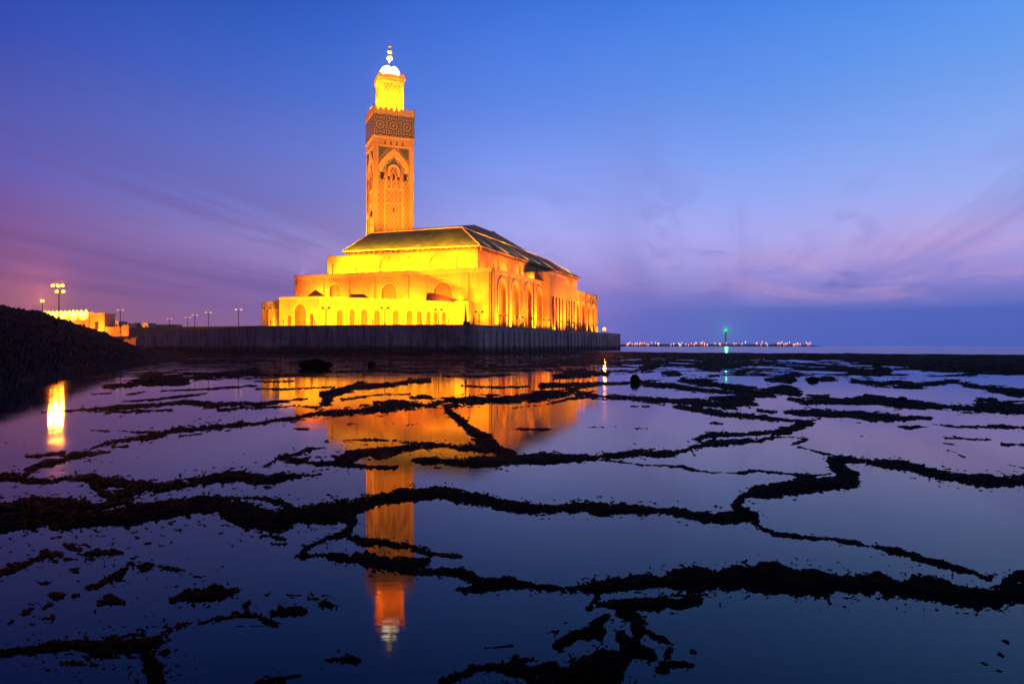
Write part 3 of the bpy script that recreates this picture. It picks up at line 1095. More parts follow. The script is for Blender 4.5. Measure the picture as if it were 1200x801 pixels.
for i, sp in zip(range(1, 5), (7.4, 4.6, 4.4, 5.7)):
    pl = Plane(WALL[i], WALL[i + 1])
    n = int(pl.L / sp)
    for k in range(n):
        a = (k + .5) * pl.L / n
        mb = MB()
        pts = [(a - .32, -.6), (a + .32, -.6), (a + .32, 8.6), (a - .32, 8.6)]
        q0 = [pl.at(p[0], p[1], -.003) for p in pts]
        dep = [.85, .85, .40, .40]
        q1 = [pl.at(p[0], p[1], -dd) for p, dd in zip(pts, dep)]
        mb.face(q1)
        for j in range(4):
            jj = (j + 1) % 4
            mb.face([q0[j], q0[jj], q1[jj], q1[j]])
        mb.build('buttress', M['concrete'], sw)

# ------------------------------------------------------------------ mosque hall
C0 = Vector((-10.0, 333.0, 0))
D1 = Vector((-.9336, .3584, 0))          # along the short front, away from the near corner
D2 = Vector((.3584, .9336, 0))           # along the long side
WF, LS = 111.0, 200.0


def B(u, v, z=0.0):
    p = C0 + D1 * u + D2 * v
    return Vector((p.x, p.y, z))


mq = empty('mosque', B(WF / 2, LS / 2, ZP), 'large floodlit stone mosque hall with stepped dark hip roof', 'mosque')
ZT2 = 38.7


def ptile(pts):
    return [(p.x, p.y) for p in pts]


# --- lower hall
mb = MB()
front = Plane(B(WF, 0), B(0, 0))          # a runs from the left end to the near corner
sidep = Plane(B(0, 0), B(0, LS))          # a = v
assert front.n.y < 0 and sidep.n.x > 0
arches_f = []
for xc, yc, rp in ((392.6, 340, 8.2), (456, 342, 10.8), (519, 342.5, 13)):
    a, z = front.px(xc, yc)
    Yd = front.o.y + front.e.y * a
    r = rp * Yd / FPX
    arches_f.append((a, z, r))
fh = [arch_loop(a, 2 * r * .92, 14.0, z) for a, z, r in arches_f]
bays = []
edges = []
for x in (580.6, 597.2, 612.6, 626.2, 636.5):
    edges.append(sidep.px(x, 380)[0])
for xa, xb in ((583.3, 592.5), (599.3, 607.8), (614.3, 622.6), (628.0, 635.0)):
    a0 = sidep.px(xa, 380)[0]
    a1 = sidep.px(xb, 380)[0]
    bays.append(((a0 + a1) / 2, a1 - a0))
sh = [arch_loop(a, w_, 9.5, 30.0 - w_ * .1, 'pointed') for a, w_ in bays]
v636, v655, v670 = sidep.px(636, 350)[0], sidep.px(655, 350)[0], sidep.px(670, 350)[0]
far_b = []
for xa, xb in ((674.5, 678.5), (681, 685), (687.5, 691), (693, 696.5)):
    a0 = sidep.px(xa, 380)[0]
    a1 = sidep.px(xb, 380)[0]
    far_b.append(((a0 + a1) / 2, a1 - a0))
shf = [arch_loop(a, w_, 9.5, 27.0, 'pointed') for a, w_ in far_b]
wall_panel(mb, front, 0, WF, ZP - .5, ZT2, fh)
wall_panel(mb, sidep, 0, LS, ZP - .5, ZT2, sh + shf)
back = Plane(B(0, LS), B(WF, LS))
lft = Plane(B(WF, LS), B(WF, 0))
wall_panel(mb, back, 0, WF, ZP - .5, ZT2)
wall_panel(mb, lft, 0, LS, ZP - .5, ZT2)
mb.face([B(0, 0, ZT2), B(0, LS, ZT2), B(WF, LS, ZT2), B(WF, 0, ZT2)][::-1])
mb.build('lower_wall', M['stone'], mq)
for lp, (a, z, r) in zip(fh, arches_f):
    m1 = MB()
    niche(m1, front, lp, 0, 1.3)
    o = m1.build('blind_arch', M['niche'], mq)
    m2 = MB()
    arch_band(m2, front, a, 2 * r * .92, z, .9, -.35, 0.0)
    arch_band(m2, front, a, 2 * r * .92 + 3.2, z, .7, -.25, 0.0)
    m2.build('arch_surround', M['stone_trim'], o)
for lp, (a, w_), dep, kd in list(zip(sh, bays, [1.6] * 4, [0] * 4)) + list(zip(shf, far_b, [1.4] * 4, [1] * 4)):
    m1 = MB()
    niche(m1, sidep, lp, 0, dep)
    o = m1.build('tall_arch', M['niche'], mq)
    m2 = MB()
    zs = 30.0 - w_ * .1 if kd == 0 else 27.0
    arch_band(m2, sidep, a, w_, zs, .8, -.35, 0.0, 'pointed', leg=zs - 10)
    m2.build('arch_surround', M['stone_trim'], o)
    # small lancet door at the foot of the arch
    m3 = MB()
    slab(m3, sidep, arch_loop(a, w_ * .34, 9.2, 15.5, 'pointed'), dep - .12, dep - .003)
    m3.build('door', M['cedar'], o)
# pilasters on the front and the side
for x in (347.5, 377, 407, 436, 476, 546, 570):
    a, _ = front.px(x, 330)
    m1 = MB()
    slab(m1, front, rect(max(a - 1.6, .05), min(a + 1.6, WF - .05), ZP - .3, ZT2 - 1.6), -.7, -.002)
    m1.build('pilaster', M['stone'], mq)
for x in (577.5, 596, 611, 625.3, 672, 680, 686.5, 692.2, 698):
    a, _ = sidep.px(x, 360)
    m1 = MB()
    slab(m1, sidep, rect(a - 1.1, min(a + 1.1, LS - .1), ZP - .3, ZT2 - 1.6), -.9, -.002)
    m1.build('pilaster', M['stone'], mq)
m1 = MB()
slab(m1, front, rect(-.5, WF + .6, ZT2 - 1.5, ZT2 + .5), -.6, -.003)
m1.build('cornice', M['stone_trim'], mq)
m1 = MB()
slab(m1, sidep, rect(.004, LS, ZT2 - 1.5, ZT2 + .5), -.6, -.003)
m1.build('cornice', M['stone_trim'], mq)
# slim drain pipe at the near corner
m1 = MB()
p = B(-.6, 1.2)
m1.tube((p.x + .5, p.y, ZP), (p.x + .5, p.y, ZT2 + 2.2), .35, .35, 8)
m1.build('corner_post', M['stone_dark'], mq)
# --- taller blocks on the side
for va, vb, zt, out in ((v636, v655, 44.6, 4.2), (v655 + .02, v670, 41.0, 3.2)):
    m1 = MB()
    q0, q1 = B(-out, va), B(-out, vb)
    pl = Plane(q0, q1)
    L = pl.L
    holes = []
    nn = 4
    for k in range(nn):
        holes.append(rect(L * (.12 + .20 * k + .02), L * (.12 + .20 * k + .14), 10.5, 31))
    wall_panel(m1, pl, 0, L, ZP - .5, zt, holes)
    l_ = Plane(B(14, va), q0)
    r_ = Plane(q1, B(14, vb))
    wall_panel(m1, l_, 0, l_.L, ZP - .5, zt)
    wall_panel(m1, r_, 0, r_.L, ZP - .5, zt)
    bk = Plane(B(14, vb), B(14, va))
    wall_panel(m1, bk, 0, bk.L, ZT2, zt)
    m1.face([pl.at(0, zt), pl.at(L, zt), tuple(B(14, vb, zt)), tuple(B(14, va, zt))])
    for k in range(nn):
        pass
    blk = m1.build('stair_block', M['stone'], mq)
    for h_ in holes:
        m2 = MB()
        niche(m2, pl, h_, 0, .9)
        m2.build('slot_recess', M['niche'], blk)
    m2 = MB()
    slab(m2, pl, rect(-.3, L + .3, zt - 1.0, zt + .3), -.35, -.003)
    m2.build('block_cornice', M['stone_trim'], blk)
# --- upper wall
S3, ZT3 = 11.7, 50.2
V1 = 189.0
u3 = Plane(B(WF - S3, S3), B(S3, S3))
s3 = Plane(B(S3, S3), B(S3, V1))
mb = MB()
fh3 = []
for k in range(6):
    a = u3.L * (k + .5) / 6
    fh3.append(arch_loop(a, 9.0, ZT2 + .02, ZT2 + 5.2, n=14))
sh3 = []
for k in range(11):
    a = s3.L * (k + .5) / 11
    sh3.append(arch_loop(a, 9.0, ZT2 + .02, ZT2 + 5.2, n=10))
wall_panel(mb, u3, 0, u3.L, ZT2 - .0, ZT3, fh3)
wall_panel(mb, s3, 0, s3.L, ZT2 - .0, ZT3, sh3)
b3 = Plane(B(S3, V1), B(WF - S3, V1))
l3 = Plane(B(WF - S3, V1), B(WF - S3, S3))
wall_panel(mb, b3, 0, b3.L, ZT2, ZT3)
wall_panel(mb, l3, 0, l3.L, ZT2, ZT3)
mb.face([B(S3, S3, ZT3), B(S3, V1, ZT3), B(WF - S3, V1, ZT3), B(WF - S3, S3, ZT3)][::-1])
mb.build('upper_wall', M['stone'], mq)
for pl, hl in ((u3, fh3), (s3, sh3)):
    for h_ in hl:
        m1 = MB()
        niche(m1, pl, h_, 0, 1.0)
        m1.build('upper_blind_arch', M['stone'], mq)
# soffit with carved brackets
m1 = MB()
e0, e1 = 10.9, 189.8
m1.prism(ptile([B(e0, e0), B(e0, e1), B(87, e1), B(87, e0)]), ZT3 + .003, ZT3 + 1.1)
eb = m1.build('eaves_board', M['cedar'], mq)
nb = 44
for pl, n in ((Plane(B(87, e0), B(e0, e0)), 24), (Plane(B(e0, e0), B(e0, e1)), 44)):
    for k in range(n):
        a = (k + .5) * pl.L / n
        m2 = MB()
        slab(m2, pl, rect(a - .38, a + .38, ZT3 - .75, ZT3 + 1.02), -.6, -.003)
        m2.build('bracket', M['stone_dark'], eb)
# --- lower roof: hipped frustum
ZE, ZR = 51.4, 64.0
o8 = 9.6
E = [B(o8, o8, ZE), B(o8, 191.2, ZE), B(88.5, 191.2, ZE), B(88.5, o8, ZE + .9)]
T4 = [B(28, 28, ZR), B(28, 172.5, ZR - .8), B(WF - 28, 172.5, ZR - .8), B(WF - 28, 28, ZR)]
mb = MB()
for i in range(4):
    j = (i + 1) % 4
    mb.face([E[i], E[j], T4[j], T4[i]][::-1] if i % 1 else [E[i], E[j], T4[j], T4[i]])
mb.face(T4)
mb.face(E[::-1])
rf = mb.build('roof', M['roof'], mq)


def rib(a, b, r, name, mat, parent):
    m = MB()
    m.tube(a, b, r, r, 6)
    return m.build(name, mat, parent)


for i in range(4):
    rib(T4[i] + Vector((0, 0, .12)), T4[(i + 1) % 4] + Vector((0, 0, .12)), .42, 'ridge_trim', M['stone_trim'], rf)
    rib(E[i], T4[i], .32, 'hip_trim', M['stone_trim'], rf)
    rib(E[i] - Vector((0, 0, .3)), E[(i + 1) % 4] - Vector((0, 0, .3)), .38, 'eaves_trim', M['stone_trim'], rf)
# --- sliding roof
E2 = [B(28.6, 29, ZR + .35), B(28.6, 130, ZR + .35), B(WF - 28.6, 130, ZR + .35), B(WF - 28.6, 29, ZR + .35)]
T2 = [B(36, 62, 71.2), B(36, 95, 71.2), B(WF - 36, 95, 71.2), B(WF - 36, 62, 71.2)]
mb = MB()
for i in range(4):
    j = (i + 1) % 4
    mb.face([E2[i], E2[j], T2[j], T2[i]])
mb.face(T2)
mb.face(E2[::-1])
sr = mb.build('sliding_roof', M['roof'], mq)
m1 = MB()
m1.prism(ptile([B(37, 93.5), B(37, 96), B(WF - 37, 96), B(WF - 37, 93.5)]), 71.22, 72.4)
m1.build('roof_crest', M['red_roof'], sr)

# ------------------------------------------------------------------ low pavilion in front
pv = empty('pavilion', (-60, 330, ZP), 'low bright yellow arcade pavilion in front of the mosque hall', 'pavilion')


def XY(x, d):
    return ((x - CX) / FPX * d, d)


PV = [XY(307, 346), XY(326.6, 322), XY(327.2, 317), XY(373, 311), XY(528, 325.5), XY(533, 324.5), XY(549, 325.5), XY(554.5, 332)]
ZV = [23.2, 23.2, 24.0, 24.0, 22.6, 22.9, 22.6, 22.4]
ZVe = [23.2, 23.2, 24.0, 22.6, 22.6, 22.9, 22.4, 22.4]
arch_sets = {0: [(310, 4.2, 365), (318, 3.6, 366), (323.8, 2.6, 366)],
             2: [(339.3, 4.2, 371.5), (351.8, 12.5, 363.5), (365.2, 3.6, 369)],
             4: [], 3: [(398, 7, 366.5), (412.6, 6, 365.5), (426.8, 7, 366), (441.8, 6.5, 366.5), (463.8, 6.8, 367), (480, 6.6, 367), (491, 5.2, 367.3), (502, 5.2, 367.5), (510, 4.6, 367.7), (520, 4.6, 368)]}
mb = MB()
niches = []
for i in range(len(PV) - 1):
    pl = Plane(PV[i], PV[i + 1])
    holes = []
    for (x, wp, ys) in arch_sets.get(i, []):
        a, zs = pl.px(x, ys)
        a0, a1 = pl.px(x - wp / 2, ys)[0], pl.px(x + wp / 2, ys)[0]
        lp = arch_loop((a0 + a1) / 2, abs(a1 - a0), ZP + .02, max(zs, ZP + 1.5))
        holes.append(lp)
        niches.append((pl, lp, abs(a1 - a0), (a0 + a1) / 2, max(zs, ZP + 1.5)))
    wall_panel(mb, pl, 0, pl.L, ZP - .4, ZV[i], holes, z1b=ZVe[i])
bq = [B(9.2, -1.2), B(96, -1.2)]
rear = [(bq[0].x, bq[0].y), (-118, 372)]
pts = [(p, z) for p, z in zip(PV, ZV)]
pl = Plane(PV[-1], rear[0])
wall_panel(mb, pl, 0, pl.L, ZP - .4, 22.4)
pl = Plane(rear[1], PV[0])
wall_panel(mb, pl, 0, pl.L, ZP - .4, 23.2)
roof_pts = [(p[0], p[1], 22.2) for p in PV] + [(rear[0][0], rear[0][1], 22.2), (rear[1][0], rear[1][1], 22.2)]
mb.face(roof_pts)
mb.build('pavilion_wall', M['stone'], pv)
for (pl, lp, w_, ac, zs) in niches:
    m1 = MB()
    niche(m1, pl, lp, 0, 2.2 if w_ < 4 else 3.5)
    o = m1.build('arch_niche', M['niche'], pv)
    m2 = MB()
    arch_band(m2, pl, ac, w_, zs, .28 if w_ < 4 else .6, -.18, 0.0)
    m2.build('arch_surround', M['stone_trim'], o)
    if w_ > 4:
        m3 = MB()
        slab(m3, pl, rect(ac - .75, ac + .75, ZP + .05, ZP + 4.6), 3.38, 3.49)
        m3.build('door', M['cedar'], o)
m1 = MB()
for i in (0, 2, 3, 5, 6):
    pl = Plane(PV[i], PV[i + 1])
    slab(m1, pl, [(0, ZV[i] - .9), (pl.L, ZVe[i] - .9), (pl.L, ZVe[i] + .15), (0, ZV[i] + .15)], -.22, -.003)
m1.build('parapet_band', M['stone_trim'], pv)
# pyramid roofs standing on the pavilion
for (x0, x1, xa, xb, yb, yt, d, dp_) in ((357, 382, 369, 370, 348.3, 339.6, 336, 8), (406, 432, 411.5, 426.5, 349.8, 344.3, 337, 8), (499, 541, 500, 508, 351.5, 343, 331, 3)):
    bl, br = P3(x0, yb, d), P3(x1, yb, d)
    bl.z = br.z = 22.0
    tl, tr = P3(xa, yt, d + dp_ / 2), P3(xb, yt, d + dp_ / 2)
    m1 = MB()
    dv = Vector((0, dp_, 0))
    q = [bl, br, br + dv, bl + dv]
    zb = EYE + (HY - yb) * d / FPX
    lo = [Vector((p.x, p.y, zb - .4)) for p in q]
    m1.prism([(p.x, p.y) for p in q], 22.205, zb - .4)
    tt = [tl, tr, tr + Vector((0, .6, 0)), tl + Vector((0, .6, 0))]
    for i in range(4):
        j = (i + 1) % 4
        m1.face([lo[i], lo[j], tt[j], tt[i]])
    m1.face(tt)
    m1.build('pyramid_roof', M['red_roof'], pv)
    pc = (q[0] + q[1]) / 2
    flood((pc.x, pc.y - 4.5, 22.6), (pc.x, pc.y, 26), 2600, 140, SODIUM)

# ------------------------------------------------------------------ minaret
TC = Vector((-93.35, 480, 0))
FR = Vector((math.sin(R(68)), math.cos(R(68)), 0))
FL = Vector((-FR.y, FR.x, 0))
TS = 27.6
mn = empty('minaret', (TC + (FR + FL) * TS / 2) + Vector((0, 0, ZP)), 'tall square floodlit minaret rising behind the mosque roof', 'minaret')


def TP(a, b):
    return TC + FR * a + FL * b


fr = Plane(TP(0, 0), TP(TS, 0))
flp = Plane(TP(0, TS), TP(0, 0))
z_of = lambda y: EYE + (HY - y) * 480 / FPX
ZM0, ZM1 = z_of(158.2), z_of(132.0)
mb = MB()
zp_top = z_of(170)
aL, aR = 3.1, TS - 3.1
shaft_hole = rect(aL, aR, 55.0, zp_top)
wall_panel(mb, fr, 0, TS, ZP, ZM0, [shaft_hole])
wall_panel(mb, flp, 0, TS, ZP, ZM0, [rect(TS - aR, TS - aL, 55.0, zp_top)])
fb = Plane(TP(TS, 0), TP(TS, TS))
fc = Plane(TP(TS, TS), TP(0, TS))
for pl in (fb, fc):
    wall_panel(mb, pl, 0, TS, ZP, ZM0)
mb.build('shaft', M['stone'], mn)


def tower_face(pl, tag_):
    """carved panel: lattice, spandrels, lambrequin arch, arcade windows"""
    dp = 1.0
    m1 = MB()
    c = TS / 2
    # windows: (centre, width, sill z, spring z)
    zw = z_of(207.5)
    wins = [(c - 8.0, 2.2, z_of(208.5), z_of(201.5)), (c + 8.0, 2.2, z_of(208.5), z_of(201.5)),
            (c - 3.3, 1.3, z_of(208.5), z_of(203.3)), (c, 1.3, z_of(208.5), z_of(203.3)), (c + 3.3, 1.3, z_of(208.5), z_of(203.3)),
            (c, 1.1, z_of(246.5), z_of(242.2))]
    holes = [arch_loop(a, w_, z0, z1) for a, w_, z0, z1 in wins]
    wall_panel(m1, pl, aL, aR, 55.0, zp_top, holes, d=dp)
    lo = rect(aL, aR, 55.0, zp_top)
    niche(m1, pl, lo, 0, dp, back=False)
    pan = m1.build('carved_panel', M['sebka'], mn)
    for h_ in holes:
        m2 = MB()
        niche(m2, pl, h_, dp, dp + 1.2)
        m2.build('window', M['window'], mn)
    # green spandrels in the upper corners
    zt = zp_top - .5
    for s in (-1, 1):
        pts = [(c + s * 10.2, zt), (c + s * 3.6, zt), (c + s * 10.2, zt - 8.2)]
        if s > 0:
            pts = pts[::-1]
        m2 = MB()
        slab(m2, pl, pts, dp - .18, dp - .003)
        m2.build('spandrel', M['green'], mn)
    # great lobed arch: band
    zc = z_of(199)
    m2 = MB()
    inner = [(c - 7.6, z_of(200)), (c - 7.4, z_of(194)), (c - 5.4, z_of(190.5)), (c - 4.6, z_of(187)), (c - 2.0, z_of(184)), (c, z_of(180.5)),
             (c + 2.0, z_of(184)), (c + 4.6, z_of(187)), (c + 5.4, z_of(190.5)), (c + 7.4, z_of(194)), (c + 7.6, z_of(200))]
    outer = [(c - 10.2, z_of(200)), (c - 10.2, z_of(191)), (c - 8.6, z_of(186)), (c - 6.0, z_of(181)), (c - 3.0, z_of(175.5)), (c, z_of(171.5)),
             (c + 3.0, z_of(175.5)), (c + 6.0, z_of(181)), (c + 8.6, z_of(186)), (c + 10.2, z_of(191)), (c + 10.2, z_of(200))]
    band(m2, pl, inner, outer, dp - .75, dp - .003)
    m2.build('lobed_arch', M['stone_trim'], mn)
    m2 = MB()
    pts = [(c - 4.9, z_of(198)), (c - 4.7, z_of(192)), (c - 2.4, z_of(188)), (c, z_of(183)), (c + 2.4, z_of(188)), (c + 4.7, z_of(192)), (c + 4.9, z_of(198))]
    slab(m2, pl, pts, dp - .20, dp - .004)
    m2.build('green_panel', M['green'], mn)
    m2 = MB()
    arch_band(m2, pl, c, 5.2, z_of(197.5), 1.5, dp - .8, dp - .21, leg=4.0)
    m2.build('window_arch', M['stone_trim'], mn)
    m2 = MB()
    slab(m2, pl, arch_loop(c, 5.1, z_of(201.5), z_of(197.5)), dp - .5, dp - .22)
    m2.build('arch_infill', M['sebka'], mn)
    # colonnettes under the arcade and frame strips
    for k, a in enumerate((c - 5.2, c - 1.65, c + 1.65, c + 5.2)):
        m2 = MB()
        slab(m2, pl, rect(a - .3, a + .3, z_of(219), z_of(204)), dp - .5, dp - .003)
        m2.build('colonnette', M['stone_trim'], mn)
    m2 = MB()
    slab(m2, pl, rect(c - 5.6, c + 5.6, z_of(220.3), z_of(219.1)), dp - .5, dp - .003)
    m2.build('string_course', M['stone_trim'], mn)
    m2 = MB()
    slab(m2, pl, rect(c - 5.6, c + 5.6, z_of(237.2), z_of(236)), dp - .5, dp - .003)
    m2.build('string_course', M['stone_trim'], mn)
    for s in (-1, 1):
        m2 = MB()
        slab(m2, pl, rect(c + s * 6.2 - .35, c + s * 6.2 + .35, 56, z_of(209.5)), dp - .55, dp - .003)
        m2.build('frame_strip', M['stone_trim'], mn)
    # slots of the frieze
    for k in range(4):
        a = c + (k - 1.5) * 4.1
        m2 = MB()
        lp = rect(a - .42, a + .42, z_of(167.8), z_of(163.6))
        slab(m2, pl, lp, -.06, -.003)
        m2.build('slot_window', M['window'], mn)
    m2 = MB()
    slab(m2, pl, rect(.3, TS - .3, zp_top + .25, zp_top + .9), -.28, -.003)
    m2.build('string_course', M['stone_trim'], mn)


tower_face(fr, 'right')
tower_face(flp, 'left')
# small balcony on the left face
m1 = MB()
slab(m1, flp, rect(10, 18, z_of(251.5), z_of(250)), -1.4, -.003)
slab(m1, flp, rect(10.2, 17.8, z_of(249.9), z_of(247)), -1.35, -1.15)
m1.build('balcony', M['stone_dark'], mn)
# mosaic band, parapet and merlons
e_ = .35
mb = MB()
mb.prism(ptile([TP(-e_, -e_), TP(TS + e_, -e_), TP(TS + e_, TS + e_), TP(-e_, TS + e_)]), ZM0 + .003, ZM1)
for i in range(4):
    for k in range(4):
        pass
mos = mb.build('mosaic_band', M['mosaic'], mn)
mb = MB()
mb.prism(ptile([TP(-.7, -.7), TP(TS + .7, -.7), TP(TS + .7, TS + .7), TP(-.7, TS + .7)]), ZM0 - .9, ZM0 + .1)
mb.build('moulding', M['stone_trim'], mn)
mb = MB()
ZPA = ZM1 + 2.6
for pl in (Plane(TP(-.7, -.7), TP(TS + .7, -.7)), Plane(TP(TS + .7, -.7), TP(TS + .7, TS + .7)), Plane(TP(TS + .7, TS + .7), TP(-.7, TS + .7)), Plane(TP(-.7, TS + .7), TP(-.7, -.7))):
    lp = rect(0, pl.L, ZM1 + .003, ZPA)
    slab(mb, pl, lp, 0, .7)
    mb.face([pl.at(a, z, .7) for a, z in lp[::-1]])
    merlon_row(mb, pl, 0, pl.L, ZPA, 8, 3.4, .7)
mb.face([tuple(TP(0, 0) + Vector((0, 0, ZM1 + .05))), tuple(TP(TS, 0) + Vector((0, 0, ZM1 + .05))), tuple(TP(TS, TS) + Vector((0, 0, ZM1 + .05))), tuple(TP(0, TS) + Vector((0, 0, ZM1 + .05)))])
mb.build('parapet', M['stone_trim'], mn)
# lantern
LSZ = 16.2
l0 = (TS - LSZ) / 2
LP = lambda a, b, e=0: TP(l0 + a, l0 + b)
ZL0, ZL1 = ZM1 + .06, 186.6
lf_ = Plane(LP(0, 0), LP(LSZ, 0))
ll_ = Plane(LP(0, LSZ), LP(0, 0))
lb_ = Plane(LP(LSZ, 0), LP(LSZ, LSZ))
lc_ = Plane(LP(LSZ, LSZ), LP(0, LSZ))
mb = MB()
for pl in (lf_, ll_, lb_, lc_):
    wall_panel(mb, pl, 0, LSZ, ZL0, ZL1, [rect(2.2, LSZ - 2.2, ZL0 + 1.5, ZL1 - 3.2)])
ln = mb.build('lantern', M['stone'], mn)
for pl in (lf_, ll_, lb_, lc_):
    m1 = MB()
    niche(m1, pl, rect(2.2, LSZ - 2.2, ZL0 + 1.5, ZL1 - 3.2), 0, .5)
    m1.build('lattice_panel', M['sebka'], ln)
m1 = MB()
m1.prism(ptile([LP(-.9, -.9), LP(LSZ + .9, -.9), LP(LSZ + .9, LSZ + .9), LP(-.9, LSZ + .9)]), ZL1 + .003, ZL1 + 2.6)
m1.prism(ptile([LP(-.4, -.4), LP(LSZ + .4, -.4), LP(LSZ + .4, LSZ + .4), LP(-.4, LSZ + .4)]), ZL1 - 1.6, ZL1)
m1.build('lantern_cornice', M['stone_dark'], ln)
m1 = MB()
for pl in (Plane(LP(-.9, -.9), LP(LSZ + .9, -.9)), Plane(LP(LSZ + .9, -.9), LP(LSZ + .9, LSZ + .9)), Plane(LP(LSZ + .9, LSZ + .9), LP(-.9, LSZ + .9)), Plane(LP(-.9, LSZ + .9), LP(-.9, -.9))):
    merlon_row(m1, pl, 0, pl.L, ZL1 + 2.603, 7, 1.7, .5)
m1.build('lantern_merlons', M['stone_dark'], ln)
tcx = TC + (FR + FL) * TS / 2
ZD = ZL1 + 2.7
m1 = MB()
m1.lathe((tcx.x, tcx.y), [(6.9, ZD), (7.2, ZD + .6), (7.2, ZD + 2.2), (7.05, ZD + 3.6), (6.5, ZD + 5.4), (5.4, ZD + 7.0), (3.9, ZD + 8.3), (2.2, ZD + 9.1), (.8, ZD + 9.4)], 32)
m1.build('dome', M['dome'], mn, smooth=True)
fin = MB()
zt = ZD + 9.3
fin.lathe((tcx.x, tcx.y), [(.55, zt), (.4, zt + 2.0), (.3, zt + 13), (.06, zt + 17)], 8)
fo = fin.build('finial', M['gold'], mn)
for zz, r in ((z_of(67.6) * 1.036, 2.05), (z_of(60.2) * 1.036, 1.6), (z_of(54.8) * 1.036, 1.1)):
    m1 = MB()
    m1.sphere((tcx.x, tcx.y, zz), r, 16, 10)
    m1.build('finial_ball', M['gold'], fo, smooth=True)

# ------------------------------------------------------------------ floodlights of the buildings
def Bp(u, v, z):
    p = B(u, v, z)
    return (p.x, p.y, p.z)


# pavilion: a row of ground floods behind the sea wall
for i, (x, d, pw) in enumerate(((309, 322, 26), (322, 298, 30), (345, 290, 38), (368, 290, 30), (392, 290, 38), (416, 292, 38), (440, 294, 38), (464, 297, 38), (488, 300, 38), (512, 303, 34), (531, 304, 30), (543, 303, 32))):
    X, Y = XY(x, d)
    flood((X, Y, 9.4), (X - 1, Y + 22, 16.5), pw * 470, 110, SODIUM_Y)
# front of the hall: lamps on the pavilion roof
for u, pw in ((104, 12), (92.5, 60), (80, 20), (68, 20), (56, 36), (44, 22), (36, 20), (8, 12)):
    flood(Bp(u, -7, 22.6), Bp(u, 0, 31), pw * 400, 120, SODIUM)
for u in (16, 22, 28):
    flood(Bp(u, -3.2, 22.6), Bp(u, 0, 32), 4000, 120, SODIUM)
flood(Bp(2.5, -14, 9.6), Bp(4, 0, 27), 20000, 75, SODIUM)
# upper wall front: lamps on the ledge of the lower hall
for u, pw in ((96, 22), (88, 46), (82, 40), (74, 46), (64, 26), (54, 24), (46, 40), (38, 34), (28, 22), (20, 34), (14, 26)):
    flood(Bp(u, 5.5, ZT2 + .7), Bp(u - (2 if u > 85 else 0), 11.7, ZT2 + 6.2), pw * 235, 115, SODIUM_Y)
# upper wall side
for v, pw in ((18, 10), (34, 14), (48, 22), (66, 10), (76, 22), (85, 13), (92, 11), (104, 24), (122, 30), (140, 24), (165, 20), (186, 26)):
    flood(Bp(5.5, v, ZT2 + .7), Bp(11.7, v, ZT2 + 6.2), pw * 330, 130, SODIUM)
# long side: ground floods at the foot of each pier
for v, pw in ((6, 44), (15, 26), (24, 52), (36, 40), (47, 30), (60, 56), (73, 40), (85, 52), (98, 46), (112, 40), (126, 52), (140, 40), (152, 56), (163, 46), (174, 52), (186, 46), (197, 50)):
    uo = -11.0 if 94 < v < 166 else -5.0
    flood(Bp(uo, v, 9.5), Bp(uo + 5, v, 26), pw * 340, 95, SODIUM if v % 2 else SODIUM_Y)
for v in (20, 60, 100, 140, 180):
    flood(Bp(-19, v, 9.5), Bp(0, v, 30), 30000, 90, SODIUM)
# roof wash: lamps on the eaves, looking up the tiles
for v, pw in ((26, 10), (50, 30), (66, 10), (84, 30), (104, 12), (130, 26), (156, 14), (176, 26)):
    flood(Bp(7.2, v, 53.2), Bp(26, v + 6, 61), pw * 640, 75, SODIUM_Y)
def strip(pos, target, sx, power, colr):
    ld = bpy.data.lights.new('eaves_strip', 'AREA')
    ld.shape = 'RECTANGLE'
    ld.size, ld.size_y = sx, .5
    ld.energy = power * KL
    ld.color = colr
    o = bpy.data.objects.new('eaves_strip', ld)
    col.objects.link(o)
    o.location = pos
    d = (Vector(target) - Vector(pos)).normalized()
    xa = D1.copy()
    za = -d
    ya = za.cross(xa).normalized()
    xa = ya.cross(za).normalized()
    o.rotation_euler = Matrix((xa, ya, za)).transposed().to_euler()
    return o


strip(Bp(49, 6.2, 54.2), Bp(49, 22, 61.5), 74, 11000, SODIUM_Y)
flood(Bp(33, 5.5, 54.5), Bp(31, 22, 60), 5500, 70, SODIUM_Y)
flood(Bp(84, 5.5, 54.5), Bp(83, 22, 60), 3500, 90, SODIUM_Y)
# minaret: strong beams from the plaza and from the hall roof
tcen = (TP(TS / 2, 0))
for a, z in ((6, 66), (14, 66), (22, 66)):
    p = TP(a, -26)
    q = TP(TS / 2 + (a - 14) * .6, 0)
    flood((p.x, p.y, z), (q.x, q.y, 118), 34000, 85, SODIUM_T)
p = TP(14, -70)
q = TP(14, 0)
flood((p.x, p.y, 74), (q.x, q.y, 135), 82000, 60, SODIUM_T)
p = TP(-46, 18)
q = TP(0, 13)
flood((p.x, p.y, 50), (q.x, q.y, 110), 380000, 85, SODIUM_T)
# parapet platform: floods round the lantern
for a in (1.5, 6.5, 11.5, 16.5, 21.5, 26.2):
    p = TP(a, 1.4)
    q = TP(min(max(a, l0), TS - l0), l0)
    flood((p.x, p.y, ZM1 + .5), (q.x, q.y, ZM1 + 8), 58000, 100, SODIUM_D)
    p = TP(1.4, a)
    q = TP(l0, min(max(a, l0), TS - l0))
    flood((p.x, p.y, ZM1 + .5), (q.x, q.y, ZM1 + 8), 58000, 100, SODIUM_D)
